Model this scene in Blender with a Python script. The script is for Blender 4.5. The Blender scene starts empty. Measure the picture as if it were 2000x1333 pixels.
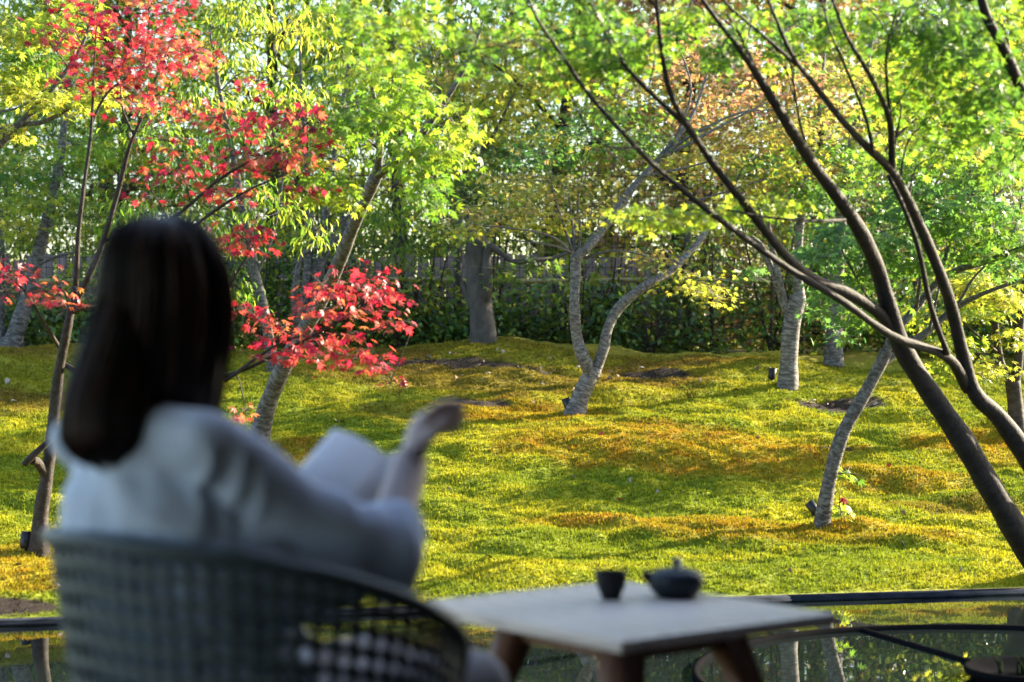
import bpy, bmesh, math, random
import numpy as np
from mathutils import Vector, Matrix

# ------------------------------------------------------------------ camera, sky, sun, exposure
sc = bpy.context.scene
R = math.radians
CAMZ = 1.14
F = 3750.0            # focal length in pixels of a 2000 px wide picture
HY = 650.0            # row of the horizon

cam_d = bpy.data.cameras.new("camera")
cam = bpy.data.objects.new("camera", cam_d)
sc.collection.objects.link(cam)
cam.location = (0, 0, CAMZ)
cam.rotation_euler = (R(90) - math.atan((666.5 - HY) / F), 0, 0)
cam_d.sensor_width = 36.0
cam_d.lens = 36.0 * F / 2000.0
cam_d.clip_start = 0.1
cam_d.clip_end = 1000
cam_d.dof.use_dof = True
cam_d.dof.focus_distance = 11.3
cam_d.dof.aperture_fstop = 2.4
sc.camera = cam

SUN_EL, SUN_AZ = R(22), R(60)        # azimuth clockwise from +Y (the view direction) towards +X
world = bpy.data.worlds.new("World")
sc.world = world
world.use_nodes = True
wn = world.node_tree.nodes
wn.clear()
wo = wn.new("ShaderNodeOutputWorld")
wb = wn.new("ShaderNodeBackground")
ws = wn.new("ShaderNodeTexSky")
ws.sky_type = 'NISHITA'
ws.sun_disc = False
ws.sun_elevation = SUN_EL
ws.sun_rotation = SUN_AZ
ws.air_density = 1.0
ws.dust_density = 1.2
ws.ozone_density = 1.0
wb.inputs["Strength"].default_value = 0.09
world.node_tree.links.new(ws.outputs[0], wb.inputs[0])
world.node_tree.links.new(wb.outputs[0], wo.inputs[0])

sun_d = bpy.data.lights.new("sun", 'SUN')
sun = bpy.data.objects.new("sun", sun_d)
sc.collection.objects.link(sun)
sun_d.energy = 5.0
sun_d.angle = R(0.5)
sun_d.color = (1.0, 0.86, 0.62)
sdir = Vector((math.sin(SUN_AZ) * math.cos(SUN_EL), math.cos(SUN_AZ) * math.cos(SUN_EL), math.sin(SUN_EL)))
sun.rotation_euler = sdir.to_track_quat('Z', 'Y').to_euler()

sc.view_settings.view_transform = 'Standard'
sc.view_settings.look = 'None'
sc.view_settings.gamma = 1.0
sc.view_settings.exposure = 2.7
sc.view_settings.use_curve_mapping = False
sc.cycles.use_denoising = True
try:
    sc.cycles.denoiser = 'OPENIMAGEDENOISE'
except Exception:
    pass
sc.cycles.max_bounces = 8
sc.cycles.diffuse_bounces = 4
sc.cycles.glossy_bounces = 3
sc.cycles.transmission_bounces = 6
sc.cycles.sample_clamp_indirect = 6.0
sc.cycles.caustics_reflective = False
sc.cycles.caustics_refractive = False

rng = np.random.default_rng(7)
random.seed(7)

# ------------------------------------------------------------------ helpers
def link(o, parent=None):
    sc.collection.objects.link(o)
    if parent is not None:
        o.parent = parent
    return o

def tag(o, label=None, cat=None, group=None, kind=None):
    if label: o["label"] = label
    if cat: o["category"] = cat
    if group: o["group"] = group
    if kind: o["kind"] = kind
    return o

def empty(name, loc, label=None, cat=None, group=None):
    o = bpy.data.objects.new(name, None)
    o.empty_display_size = 0.1
    link(o)
    o.location = loc
    return tag(o, label, cat, group)

def P(px, py, D):
    """a place in the garden: D metres out along the view, from where it stands in the photograph"""
    return np.array([(px - 1000.0) / F * D, D, CAMZ - (py - HY) / F * D])

def fast_mesh(name, verts, faces_flat, loop_starts, smooth=False):
    me = bpy.data.meshes.new(name)
    nv = len(verts)
    me.vertices.add(nv)
    me.vertices.foreach_set("co", np.asarray(verts, dtype=np.float32).ravel())
    me.loops.add(len(faces_flat))
    me.loops.foreach_set("vertex_index", np.asarray(faces_flat, dtype=np.int32))
    me.polygons.add(len(loop_starts))
    me.polygons.foreach_set("loop_start", np.asarray(loop_starts, dtype=np.int32))
    if smooth:
        me.polygons.foreach_set("use_smooth", np.ones(len(loop_starts), dtype=bool))
    me.update(calc_edges=True)
    return me

def mesh_obj(name, me, mat, parent=None, world_pts=True):
    o = bpy.data.objects.new(name, me)
    if mat is not None and len(me.materials) == 0:
        me.materials.append(mat)
    link(o, parent)
    if parent is not None and world_pts:
        o.matrix_parent_inverse = Matrix.Translation(-parent.location)
    return o

def set_attr(me, name, data, kind='FLOAT'):
    a = me.attributes.new(name, kind, 'POINT')
    key = {'FLOAT': 'value', 'FLOAT_COLOR': 'color', 'FLOAT_VECTOR': 'vector'}[kind]
    a.data.foreach_set(key, np.asarray(data, dtype=np.float32).ravel())

class MB:
    """collects shapes and builds one mesh object from them (world coordinates)"""
    def __init__(self):
        self.v = []; self.f = []; self.r = []; self.a = []; self.n = 0
    def add(self, v, f, ring=None, ang=None):
        v = np.asarray(v, float)
        self.v.append(v)
        self.f += [tuple(i + self.n for i in q) for q in f]
        self.r.append(np.zeros(len(v)) if ring is None else ring)
        self.a.append(np.zeros(len(v)) if ang is None else ang)
        self.n += len(v)
    def tube(self, pts, rad, sides=8, sub=4, cap=True, wob=0.0, flat=1.0):
        pts = np.asarray(pts, float); rad = np.asarray(rad, float)
        if sub > 1 and len(pts) > 2:
            pts, rad = spline(pts, rad, sub)
        n = len(pts)
        t = np.gradient(pts, axis=0)
        t /= np.linalg.norm(t, axis=1)[:, None] + 1e-9
        up = np.array([0., 0., 1.]) if abs(t[0][2]) < .9 else np.array([0., 1., 0.])
        nrm = np.cross(t[0], up); nrm /= np.linalg.norm(nrm)
        L = np.r_[0, np.cumsum(np.linalg.norm(np.diff(pts, axis=0), axis=1))]
        vs, ring, ang = [], [], []
        th = np.arange(sides) / sides * 2 * math.pi
        off = random.uniform(0, 50)
        for i in range(n):
            nrm = nrm - t[i] * nrm.dot(t[i]); nrm /= np.linalg.norm(nrm) + 1e-9
            b = np.cross(t[i], nrm)
            rr = rad[i] * (1 + wob * np.sin(th * 2 + L[i] * 9 + off) * .6 + wob * np.sin(L[i] * 23 + off))
            vs.append(pts[i] + np.outer(np.cos(th) * rr, nrm) + np.outer(np.sin(th) * rr * flat, b))
            ring.append(np.full(sides, L[i] + off)); ang.append(th)
        f = []
        for i in range(n - 1):
            for j in range(sides):
                k = (j + 1) % sides
                f.append((i * sides + j, i * sides + k, (i + 1) * sides + k, (i + 1) * sides + j))
        if cap:
            f.append(tuple(range(sides - 1, -1, -1)))
            f.append(tuple((n - 1) * sides + j for j in range(sides)))
        self.add(np.concatenate(vs), f, np.concatenate(ring), np.concatenate(ang))
    def box(self, c, half, ax=None):
        ax = np.eye(3) if ax is None else np.asarray(ax, float)
        v = []
        for sx in (-1, 1):
            for sy in (-1, 1):
                for sz in (-1, 1):
                    v.append(np.asarray(c, float) + sx * half[0] * ax[0] + sy * half[1] * ax[1] + sz * half[2] * ax[2])
        self.add(v, [(0, 1, 3, 2), (4, 6, 7, 5), (0, 4, 5, 1), (2, 3, 7, 6), (0, 2, 6, 4), (1, 5, 7, 3)])
    def lathe(self, c, prof, sides=32, axis=None):
        c = np.asarray(c, float); vs = []
        for r_, z_ in prof:
            th = np.arange(sides) / sides * 2 * math.pi
            vs.append(np.c_[np.cos(th) * r_, np.sin(th) * r_, np.full(sides, z_)])
        v = np.concatenate(vs)
        if axis is not None:
            q = Vector((0, 0, 1)).rotation_difference(Vector(axis))
            v = v @ np.array(q.to_matrix()).T
        n = len(prof); f = []
        for i in range(n - 1):
            for j in range(sides):
                k = (j + 1) % sides
                f.append((i * sides + j, i * sides + k, (i + 1) * sides + k, (i + 1) * sides + j))
        f.append(tuple(range(sides - 1, -1, -1)))
        f.append(tuple((n - 1) * sides + j for j in range(sides)))
        self.add(v + c, f)
    def ball(self, c, rad, ax=None, nu=16, nv=10):
        ax = np.eye(3) if ax is None else np.asarray(ax, float)
        v = [[0, 0, -1]]
        for i in range(1, nv):
            p = -math.pi / 2 + math.pi * i / nv
            for j in range(nu):
                a = 2 * math.pi * j / nu
                v.append([math.cos(p) * math.cos(a), math.cos(p) * math.sin(a), math.sin(p)])
        v.append([0, 0, 1])
        f = []
        for j in range(nu):
            k = (j + 1) % nu
            f.append((0, 1 + k, 1 + j))
            f.append((len(v) - 1, len(v) - 1 - nu + j, len(v) - 1 - nu + k))
            for i in range(nv - 2):
                f.append((1 + i * nu + j, 1 + i * nu + k, 1 + (i + 1) * nu + k, 1 + (i + 1) * nu + j))
        v = (np.asarray(v) * np.asarray(rad)) @ ax + np.asarray(c, float)
        self.add(v, f)
    def capsule(self, a, b, ra, rb, flat=1.0):
        a = np.asarray(a, float); b = np.asarray(b, float)
        d = b - a; L = np.linalg.norm(d); d = d / L
        pts, rad = [], []
        for k in range(5):
            th = math.pi / 2 * (1 - k / 4)
            pts.append(a - d * ra * math.sin(th)); rad.append(max(ra * math.cos(th), 1e-4))
        for k in range(5):
            th = math.pi / 2 * (k / 4)
            pts.append(b + d * rb * math.sin(th)); rad.append(max(rb * math.cos(th), 1e-4))
        self.tube(pts, rad, 14, 1, True, 0, flat)
    def build(self, name, mat, parent=None, smooth=True, attrs=True):
        v = np.concatenate(self.v)
        ls = np.cumsum([0] + [len(q) for q in self.f])[:-1]
        flat = [i for q in self.f for i in q]
        me = fast_mesh(name, v, flat, ls, smooth)
        if attrs:
            set_attr(me, "ring", np.concatenate(self.r))
            set_attr(me, "ang", np.concatenate(self.a))
        return mesh_obj(name, me, mat, parent)

def spline(pts, rad, sub):
    out, ro = [], []
    n = len(pts)
    for i in range(n - 1):
        p0 = pts[max(i - 1, 0)]; p1 = pts[i]; p2 = pts[i + 1]; p3 = pts[min(i + 2, n - 1)]
        for k in range(sub):
            t = k / sub
            out.append(.5 * ((2 * p1) + (-p0 + p2) * t + (2 * p0 - 5 * p1 + 4 * p2 - p3) * t * t + (-p0 + 3 * p1 - 3 * p2 + p3) * t ** 3))
            ro.append(rad[i] * (1 - t) + rad[i + 1] * t)
    out.append(pts[-1]); ro.append(rad[-1])
    return np.array(out), np.array(ro)

_tab = np.random.default_rng(99).random((256, 256))
def vnoise(x, y):
    xi = np.floor(x).astype(int); yi = np.floor(y).astype(int)
    fx = x - xi; fy = y - yi
    fx = fx * fx * (3 - 2 * fx); fy = fy * fy * (3 - 2 * fy)
    g = lambda a, b: _tab[a & 255, b & 255]
    return (g(xi, yi) * (1 - fx) + g(xi + 1, yi) * fx) * (1 - fy) + (g(xi, yi + 1) * (1 - fx) + g(xi + 1, yi + 1) * fx) * fy
def fbm(x, y, o=4):
    s = 0; a = .5
    for k in range(o):
        s = s + a * vnoise(x * 2 ** k + 13.7 * k, y * 2 ** k + 7.1 * k); a *= .5
    return s
def sstep(a, b, x):
    t = np.clip((x - a) / (b - a), 0, 1)
    return t * t * (3 - 2 * t)

# ------------------------------------------------------------------ materials
def new_mat(name):
    m = bpy.data.materials.new(name); m.use_nodes = True
    nt = m.node_tree; nt.nodes.clear()
    out = nt.nodes.new("ShaderNodeOutputMaterial")
    return m, nt, out
def N(nt, t, **kw):
    n = nt.nodes.new(t)
    for k, v in kw.items():
        if k in n.inputs.keys(): n.inputs[k].default_value = v
        else: setattr(n, k, v)
    return n
def ramp(nt, stops):
    r = nt.nodes.new("ShaderNodeValToRGB")
    e = r.color_ramp.elements
    e[0].position = stops[0][0]; e[0].color = (*stops[0][1], 1)
    e[1].position = stops[1][0]; e[1].color = (*stops[1][1], 1)
    for p, c in stops[2:]:
        x = e.new(p); x.color = (*c, 1)
    return r

def mat_plain(name, col, rough=.6, metal=0, nscale=30, var=.25, bump=0.1, spec=.4, stretch=(1, 1, 1), bscale=None):
    m, nt, out = new_mat(name)
    b = N(nt, "ShaderNodeBsdfPrincipled", Roughness=rough, Metallic=metal)
    b.inputs["Specular IOR Level"].default_value = spec
    tc = N(nt, "ShaderNodeTexCoord"); mp = N(nt, "ShaderNodeMapping")
    mp.inputs["Scale"].default_value = stretch
    nz = N(nt, "ShaderNodeTexNoise", Scale=nscale, Detail=5.0, Roughness=.6)
    lo = tuple(c * (1 - var) for c in col); hi = tuple(min(1, c * (1 + var)) for c in col)
    rp = ramp(nt, [(.3, lo), (.7, hi)])
    nt.links.new(tc.outputs["Object"], mp.inputs[0]); nt.links.new(mp.outputs[0], nz.inputs["Vector"])
    nt.links.new(nz.outputs["Fac"], rp.inputs[0]); nt.links.new(rp.outputs[0], b.inputs["Base Color"])
    if bump:
        bp = N(nt, "ShaderNodeBump", Strength=bump, Distance=.02)
        nt.links.new(nz.outputs["Fac"], bp.inputs["Height"]); nt.links.new(bp.outputs[0], b.inputs["Normal"])
    nt.links.new(b.outputs[0], out.inputs[0])
    return m

def mat_bark(name, dark, mid, pale, bands=34.0, moss=0.0):
    """smooth bark with uneven rings round the stem"""
    m, nt, out = new_mat(name)
    b = N(nt, "ShaderNodeBsdfPrincipled", Roughness=.75)
    b.inputs["Specular IOR Level"].default_value = .25
    ar = N(nt, "ShaderNodeAttribute", attribute_name="ring"); aa = N(nt, "ShaderNodeAttribute", attribute_name="ang")
    sn = N(nt, "ShaderNodeMath", operation='SINE'); cs = N(nt, "ShaderNodeMath", operation='COSINE')
    nt.links.new(aa.outputs["Fac"], sn.inputs[0]); nt.links.new(aa.outputs["Fac"], cs.inputs[0])
    mr = N(nt, "ShaderNodeMath", operation='MULTIPLY'); mr.inputs[1].default_value = bands
    nt.links.new(ar.outputs["Fac"], mr.inputs[0])
    cx = N(nt, "ShaderNodeCombineXYZ")
    nt.links.new(mr.outputs[0], cx.inputs[0]); nt.links.new(sn.outputs[0], cx.inputs[1]); nt.links.new(cs.outputs[0], cx.inputs[2])
    n1 = N(nt, "ShaderNodeTexNoise", Scale=1.0, Detail=4.0, Roughness=.65, Distortion=.4)
    nt.links.new(cx.outputs[0], n1.inputs["Vector"])
    tc = N(nt, "ShaderNodeTexCoord")
    n2 = N(nt, "ShaderNodeTexNoise", Scale=7.0, Detail=6.0, Roughness=.6)
    nt.links.new(tc.outputs["Object"], n2.inputs["Vector"])
    r1 = ramp(nt, [(.30, dark), (.46, mid), (.62, pale), (.75, mid)])
    nt.links.new(n1.outputs["Fac"], r1.inputs[0])
    r2 = ramp(nt, [(.35, tuple(c * .55 for c in mid)), (.68, tuple(min(1, c * 1.5) for c in mid))])
    nt.links.new(n2.outputs["Fac"], r2.inputs[0])
    mx = N(nt, "ShaderNodeMix", data_type='RGBA'); mx.inputs[0].default_value = .5
    nt.links.new(r1.outputs[0], mx.inputs[6]); nt.links.new(r2.outputs[0], mx.inputs[7])
    nt.links.new(mx.outputs[2], b.inputs["Base Color"])
    bp = N(nt, "ShaderNodeBump", Strength=.7, Distance=.012)
    nt.links.new(n1.outputs["Fac"], bp.inputs["Height"]); nt.links.new(bp.outputs[0], b.inputs["Normal"])
    nt.links.new(b.outputs[0], out.inputs[0])
    return m

def mat_leaf(name, trans=.5, rough=.45, spec=.35, gain=1.5):
    """thin leaf: its own tint, light shining through from behind"""
    m, nt, out = new_mat(name)
    at = N(nt, "ShaderNodeAttribute", attribute_name="tint")
    b = N(nt, "ShaderNodeBsdfPrincipled", Roughness=rough)
    b.inputs["Specular IOR Level"].default_value = spec
    nt.links.new(at.outputs["Color"], b.inputs["Base Color"])
    t = N(nt, "ShaderNodeBsdfTranslucent")
    g = N(nt, "ShaderNodeMix", data_type='RGBA', blend_type='MULTIPLY'); g.inputs[0].default_value = 1
    g.inputs[7].default_value = (gain, gain, gain * .7, 1)
    nt.links.new(at.outputs["Color"], g.inputs[6]); nt.links.new(g.outputs[2], t.inputs["Color"])
    mx = N(nt, "ShaderNodeMixShader"); mx.inputs[0].default_value = trans
    nt.links.new(b.outputs[0], mx.inputs[1]); nt.links.new(t.outputs[0], mx.inputs[2])
    nt.links.new(mx.outputs[0], out.inputs[0])
    return m

def mat_moss(name, bump=True):
    m, nt, out = new_mat(name)
    at = N(nt, "ShaderNodeAttribute", attribute_name="tint")
    b = N(nt, "ShaderNodeBsdfPrincipled", Roughness=.85)
    b.inputs["Specular IOR Level"].default_value = .15
    tc = N(nt, "ShaderNodeTexCoord")
    nz = N(nt, "ShaderNodeTexNoise", Scale=70.0, Detail=4.0, Roughness=.7)
    nt.links.new(tc.outputs["Object"], nz.inputs["Vector"])
    rp = ramp(nt, [(.3, (.45, .45, .45)), (.7, (1.4, 1.4, 1.3))])
    nt.links.new(nz.outputs["Fac"], rp.inputs[0])
    mx = N(nt, "ShaderNodeMix", data_type='RGBA', blend_type='MULTIPLY'); mx.inputs[0].default_value = 1
    nt.links.new(at.outputs["Color"], mx.inputs[6]); nt.links.new(rp.outputs[0], mx.inputs[7])
    nt.links.new(mx.outputs[2], b.inputs["Base Color"])
    if bump:
        bp = N(nt, "ShaderNodeBump", Strength=.8, Distance=.015)
        nt.links.new(nz.outputs["Fac"], bp.inputs["Height"]); nt.links.new(bp.outputs[0], b.inputs["Normal"])
        nt.links.new(b.outputs[0], out.inputs[0])
    else:
        t = N(nt, "ShaderNodeBsdfTranslucent")
        nt.links.new(mx.outputs[2], t.inputs["Color"])
        ms = N(nt, "ShaderNodeMixShader"); ms.inputs[0].default_value = .35
        nt.links.new(b.outputs[0], ms.inputs[1]); nt.links.new(t.outputs[0], ms.inputs[2])
        nt.links.new(ms.outputs[0], out.inputs[0])
    return m

M_MOSS = mat_moss("moss"); M_TUFT = mat_moss("moss_tufts", False)
M_BARK_PALE = mat_bark("bark_pale", (.020, .018, .017), (.088, .081, .076), (.36, .345, .33), 60)
M_BARK_GREY = mat_bark("bark_grey", (.013, .012, .011), (.064, .059, .056), (.27, .26, .25), 50)
M_BARK_BROWN = mat_bark("bark_brown", (.010, .008, .0065), (.030, .023, .018), (.085, .07, .06), 30)
M_BARK_DARK = mat_bark("bark_dark", (.005, .0045, .004), (.011, .0095, .009), (.030, .027, .026), 26)
M_BARK_SMOOTH = mat_bark("bark_smooth", (.022, .020, .018), (.055, .050, .046), (.10, .093, .088), 7)
M_LEAF = mat_leaf("leaf_maple", .53, .45, .35, 1.55)
M_LEAF_RED = mat_leaf("leaf_red", .5, .4, .5, 1.6)
M_LEAF_GLOSSY = mat_leaf("leaf_glossy", .35, .3, .5, 1.6)

# ------------------------------------------------------------------ the ground: a moss mound behind a pool
def yrim(x):
    return 8.16 + (x + 2.18) * .2143
_S = [-.1, 0, .3, .9, 1.57, 2.6, 4.06, 5.0, 5.77, 6.3, 7.2, 9, 200]
_Z = [-.085, -.075, -.015, .03, .10, .30, .612, .83, .98, .995, .90, .80, .80]
def terrain(x, y):
    x = np.asarray(x, float); y = np.asarray(y, float)
    s = y - yrim(x)
    z = np.interp(s, _S, _Z)
    k = sstep(.05, .8, s)
    z = z + k * (.16 * (fbm(x * .6 + 3, y * .9 + 5, 3) - .45))
    z = z + k * .058 * (np.abs(fbm(x * 1.5 + 40, y * 3.0 + 2, 3) - .45) * 4 - .5)
    z = z + sstep(0, .4, s) * .032 * (fbm(x * 7, y * 8, 2) - .4)
    z = z + .09 * np.exp(-((x + .25) / .9) ** 2 - ((y - 14.5) / .8) ** 2)
    z = z + .07 * np.exp(-((x - .85) / 1.0) ** 2 - ((y - 12.0) / .55) ** 2)     # the orange hummock
    z = z + .05 * np.exp(-((x - 1.3) / .9) ** 2 - ((y - 10.2) / .4) ** 2)
    return z
def hit(px, py, d0=8.3, d1=16.5):
    for D in np.arange(d0, d1, .01):
        p = P(px, py, D)
        if float(terrain(p[0], p[1])) >= p[2]:
            return p
    p = P(px, py, 14.75); p[2] = float(terrain(p[0], p[1])); return p

def moss_colour(x, y):
    """the moss itself is green, yellow and rust-brown in patches, with some bare soil"""
    n1 = fbm(x * 1.1 + 9, y * 1.6 + 1, 4); n2 = fbm(x * 3.7, y * 5.2 + 30, 3); n3 = fbm(x * 13, y * 15, 2)
    g = np.array([.17, .215, .013]); yg = np.array([.34, .325, .018]); ol = np.array([.21, .185, .018])
    og = np.array([.33, .18, .012]); br = np.array([.165, .105, .02]); so = np.array([.028, .020, .016])
    L = lambda a, b, t: a + (b - a) * t[..., None]
    c = L(np.broadcast_to(g, x.shape + (3,)), yg, sstep(.35, .62, n2 * .6 + n1 * .4))
    s = y - yrim(x)
    c = L(c, ol, sstep(3.4, 5.6, s + 2 * (n1 - .5)) * .6)
    def blob(cx, cy, rx, ry, soft=.5):
        d = ((x - cx) / rx) ** 2 + ((y - cy) / ry) ** 2
        return 1 - sstep(1 - soft, 1 + soft, d + 2.2 * (n2 - .47) + .9 * (n3 - .4))
    o = blob(1.0, 11.95, 1.15, .46)
    for b_ in [(1.45, 10.2, .95, .30), (2.3, 11.6, .5, .2), (-1.4, 11.3, .42, .55), (-2.5, 9.0, .5, .5), (-2.3, 8.75, .35, .2), (.1, 12.7, .6, .3), (3.2, 12.3, .6, .4), (.35, 10.35, .3, .12)]:
        o = np.maximum(o, blob(*b_))
    c = L(c, og, o * (.42 + .45 * sstep(.3, .6, n3)))
    b2 = np.maximum(sstep(.52, .66, n1) * sstep(3.2, 5, s), blob(-.1, 13.5, 1.2, .45) * .8)
    b2 = np.maximum(b2, blob(2.6, 11.1, .45, .15) * .8)
    b2 = np.maximum(b2, sstep(5.2, 6.0, s) * .55)
    c = L(c, br, b2 * .8)
    soil = np.maximum(blob(-.45, 13.9, .5, .11, .35), blob(2.25, 13.2, .30, .09, .3))
    for b_ in [(.15, 13.8, .18, .1), (1.0, 13.9, .3, .1), (2.0, 12.1, .12, .06), (-2.35, 8.3, .3, .12), (-.2, 12.9, .2, .06)]:
        soil = np.maximum(soil, blob(*b_, .35))
    c = L(c, so, soil)
    return c, soil

xs = np.unique(np.concatenate([np.linspace(-160, -8, 16), np.linspace(-8, -4.4, 40), np.linspace(-4.4, 4.4, 420), np.linspace(4.4, 8, 40), np.linspace(8, 160, 16)]))
ss = np.unique(np.concatenate([np.linspace(0, 2.4, 180), np.linspace(2.4, 6.6, 180), np.linspace(6.6, 10, 30), np.linspace(10, 260, 24)]))
X, S = np.meshgrid(xs, ss)
Y = yrim(X) + S
Zt = terrain(X, Y)
lump = (fbm(X * 22, Y * 26, 2) - .4) * .022 * sstep(0, .15, S)
col, soil = moss_colour(X, Y)
V = np.stack([X, Y, Zt + lump * (1 - soil)], -1).reshape(-1, 3)
ny, nx = X.shape
i = np.arange((ny - 1) * (nx - 1)); r_, c_ = i // (nx - 1), i % (nx - 1)
a_ = r_ * nx + c_
q = np.stack([a_, a_ + 1, a_ + nx + 1, a_ + nx], 1)
me = fast_mesh("ground", V, q.ravel(), np.arange(len(q)) * 4, True)
set_attr(me, "tint", np.concatenate([col.reshape(-1, 3), np.ones((len(V), 1))], 1), 'FLOAT_COLOR')
tag(mesh_obj("ground", me, M_MOSS), kind="structure")

# moss shoots, thick over the part of the mound that can be seen
def moss_shoots(n):
    D = rng.uniform(0, 1, n) ** .8 * 6.6 + 8.0
    x = rng.uniform(-1, 1, n) * (1060 / F) * D
    s = D - yrim(x)
    k = (s > .02) & (s < 6.6)
    x, y = x[k], D[k]
    c, so = moss_colour(x, y)
    keep = rng.random(len(x)) > so * .93
    x, y, c = x[keep], y[keep], c[keep]
    z = terrain(x, y) + (fbm(x * 22, y * 26, 2) - .4) * .022
    n = len(x)
    b = 3
    base = np.repeat(np.stack([x, y, z - .004], -1), b, 0)
    m = n * b
    base[:, :2] += rng.normal(0, .007, (m, 2))
    th = rng.uniform(0, 2 * math.pi, m); h = rng.uniform(.010, .026, m) ; w = rng.uniform(.003, .0055, m)
    lean = rng.normal(0, .007, (m, 2))
    dx = np.stack([np.cos(th) * w, np.sin(th) * w, np.zeros(m)], 1)
    tip = base + np.stack([lean[:, 0], lean[:, 1], h], 1)
    v = np.stack([base - dx, base + dx, tip], 1).reshape(-1, 3)
    var = rng.uniform(.65, 1.5, (m, 1))
    cc = np.repeat(c, b, 0) * var
    cc = np.repeat(cc, 3, 0)
    me = fast_mesh("moss", v, np.arange(m * 3), np.arange(m) * 3)
    set_attr(me, "tint", np.concatenate([cc, np.ones((len(cc), 1))], 1), 'FLOAT_COLOR')
    o = mesh_obj("moss", me, M_TUFT)
    tag(o, "short yellow-green and rust coloured moss covering the mound", "moss", kind="stuff")
moss_shoots(205000)

# water, pool edge, deck, added shade ceiling and walls
m, nt, out = new_mat("water")
b = N(nt, "ShaderNodeBsdfPrincipled", Roughness=.012, IOR=1.8)
b.inputs["Base Color"].default_value = (.008, .012, .012, 1)
b.inputs["Specular IOR Level"].default_value = .6
tc = N(nt, "ShaderNodeTexCoord"); nz = N(nt, "ShaderNodeTexNoise", Scale=2.2, Detail=2.0)
bp = N(nt, "ShaderNodeBump", Strength=.012, Distance=.05)
nt.links.new(tc.outputs["Object"], nz.inputs["Vector"]); nt.links.new(nz.outputs["Fac"], bp.inputs["Height"])
nt.links.new(bp.outputs[0], b.inputs["Normal"]); nt.links.new(b.outputs[0], out.inputs[0])
M_WATER = m
xa, xb = -40.0, 40.0
WZ = -.10
me = fast_mesh("pool_water", [(xa, 5.5, WZ), (xb, 5.5, WZ), (xb, yrim(xb) + .03, WZ), (xa, max(5.6, yrim(xa) + .03), WZ)] if False else
               [(-10, 5.5, WZ), (30, 5.5, WZ), (30, yrim(30) - .02, WZ), (-10, yrim(-10) - .02, WZ)], [0, 1, 2, 3], [0])
tag(mesh_obj("pool_water", me, M_WATER), kind="structure")

M_EDGE = mat_plain("edge_metal", (.022, .026, .036), .9, 0, 14, .35, .05, .0)
dirn = np.array([1, .2143, 0]); dirn /= np.linalg.norm(dirn); nrm = np.array([-dirn[1], dirn[0], 0])
edge = empty("pool_edging", (0, float(yrim(0)), WZ), "dark metal strip edging between the moss mound and the water", "edging")
L0 = -8.0
while L0 < 8:
    L1 = L0 + 1.55
    mid = np.array([0, yrim(0), 0]) + dirn * (L0 + L1) / 2
    e = MB()
    e.box(mid + nrm * -.035 + np.array([0, 0, -.138]), (.775 - .003, .035, .062), [dirn, nrm, [0, 0, 1]])
    o = e.build("edging_strip", M_EDGE, edge, False)
    e = MB(); e.box(mid + nrm * -.078 + np.array([0, 0, -.092]), (.775 - .003, .008, .006), [dirn, nrm, [0, 0, 1]])
    l_ = e.build("lip", M_EDGE, o, False)
    l_.matrix_parent_inverse = Matrix.Translation(-edge.location)
    l_.matrix_parent_inverse = Matrix.Identity(4)
    L0 = L1

M_DECK = mat_plain("deck_wood", (.05, .038, .03), .6, 0, 6, .35, .1, stretch=(1, 12, 12))
e = MB()
for k in range(65):
    e.box((0, -4 + .0725 + k * .145, -.03), (8, .069, .03))
tag(e.build("deck", M_DECK, None, False), kind="structure")
M_WALL = mat_plain("added_shade_wall", (.07, .06, .052), .8, 0, 8, .15)
e = MB(); e.box((-1.45, -.42, 2.62), (3.75, 3.58, .08)); tag(e.build("added_shade_ceiling", M_WALL, None, False), kind="structure")  # unseen ceiling added for shade, front edge placed for skylight on the reader
e = MB(); e.box((-1.4, -4.1, 1.26), (3.8, .1, 1.28)); tag(e.build("added_shade_wall", M_WALL, None, False), kind="structure")  # unseen rear wall added to darken the seated foreground
e = MB(); e.box((2.42, 1.1, 1.75), (.1, 5.1, 1.87)); tag(e.build("added_shade_wall", M_WALL, None, False), kind="structure")  # unseen side wall added tall to keep the sun off reader and table

# round basin ring standing in the water
M_RING = mat_plain("black_ring", (.008, .008, .009), .9, 0, 20, .2, 0, .0)
basin = empty("round_basin", (1.84, 6.86, WZ), "round black rimmed basin in the pool with a dark bowl at its hub", "basin")
e = MB()
th = np.linspace(0, 2 * math.pi, 129)
cx, cy, rr = 1.84, 6.86, 1.18
prof = [(-.012, -.03), (.012, -.03), (.012, .018), (-.012, .018)]
vs = []; fs = []
for k in range(128):
    for (a, b_) in prof:
        vs.append((cx + math.cos(th[k]) * (rr + a), cy + math.sin(th[k]) * (rr + a), WZ + b_))
for k in range(128):
    for j in range(4):
        fs.append((k * 4 + j, k * 4 + (j + 1) % 4, ((k + 1) % 128) * 4 + (j + 1) % 4, ((k + 1) % 128) * 4 + j))
e.add(vs, fs); e.build("rim", M_RING, basin, False)
for a in (109, 229, 349):
    d = np.array([math.cos(R(a)), math.sin(R(a)), 0])
    e = MB(); e.tube([np.array([cx, cy, WZ + .0]) + d * .18, np.array([cx, cy, WZ + .0]) + d * (rr - .015)], [.014, .014], 10, 1)
    e.build("spoke", M_RING, basin)
e = MB(); e.lathe((cx, cy, WZ - .04), [(.05, 0), (.16, .02), (.215, .06), (.225, .085), (.205, .085), (.18, .065), (.02, .06)], 40)
bo = e.build("bowl", M_RING, basin)
M_POTPLANT = mat_plain("dark_plant", (.012, .018, .010), .9, 0, 20, .3, .1, .0)
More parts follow.
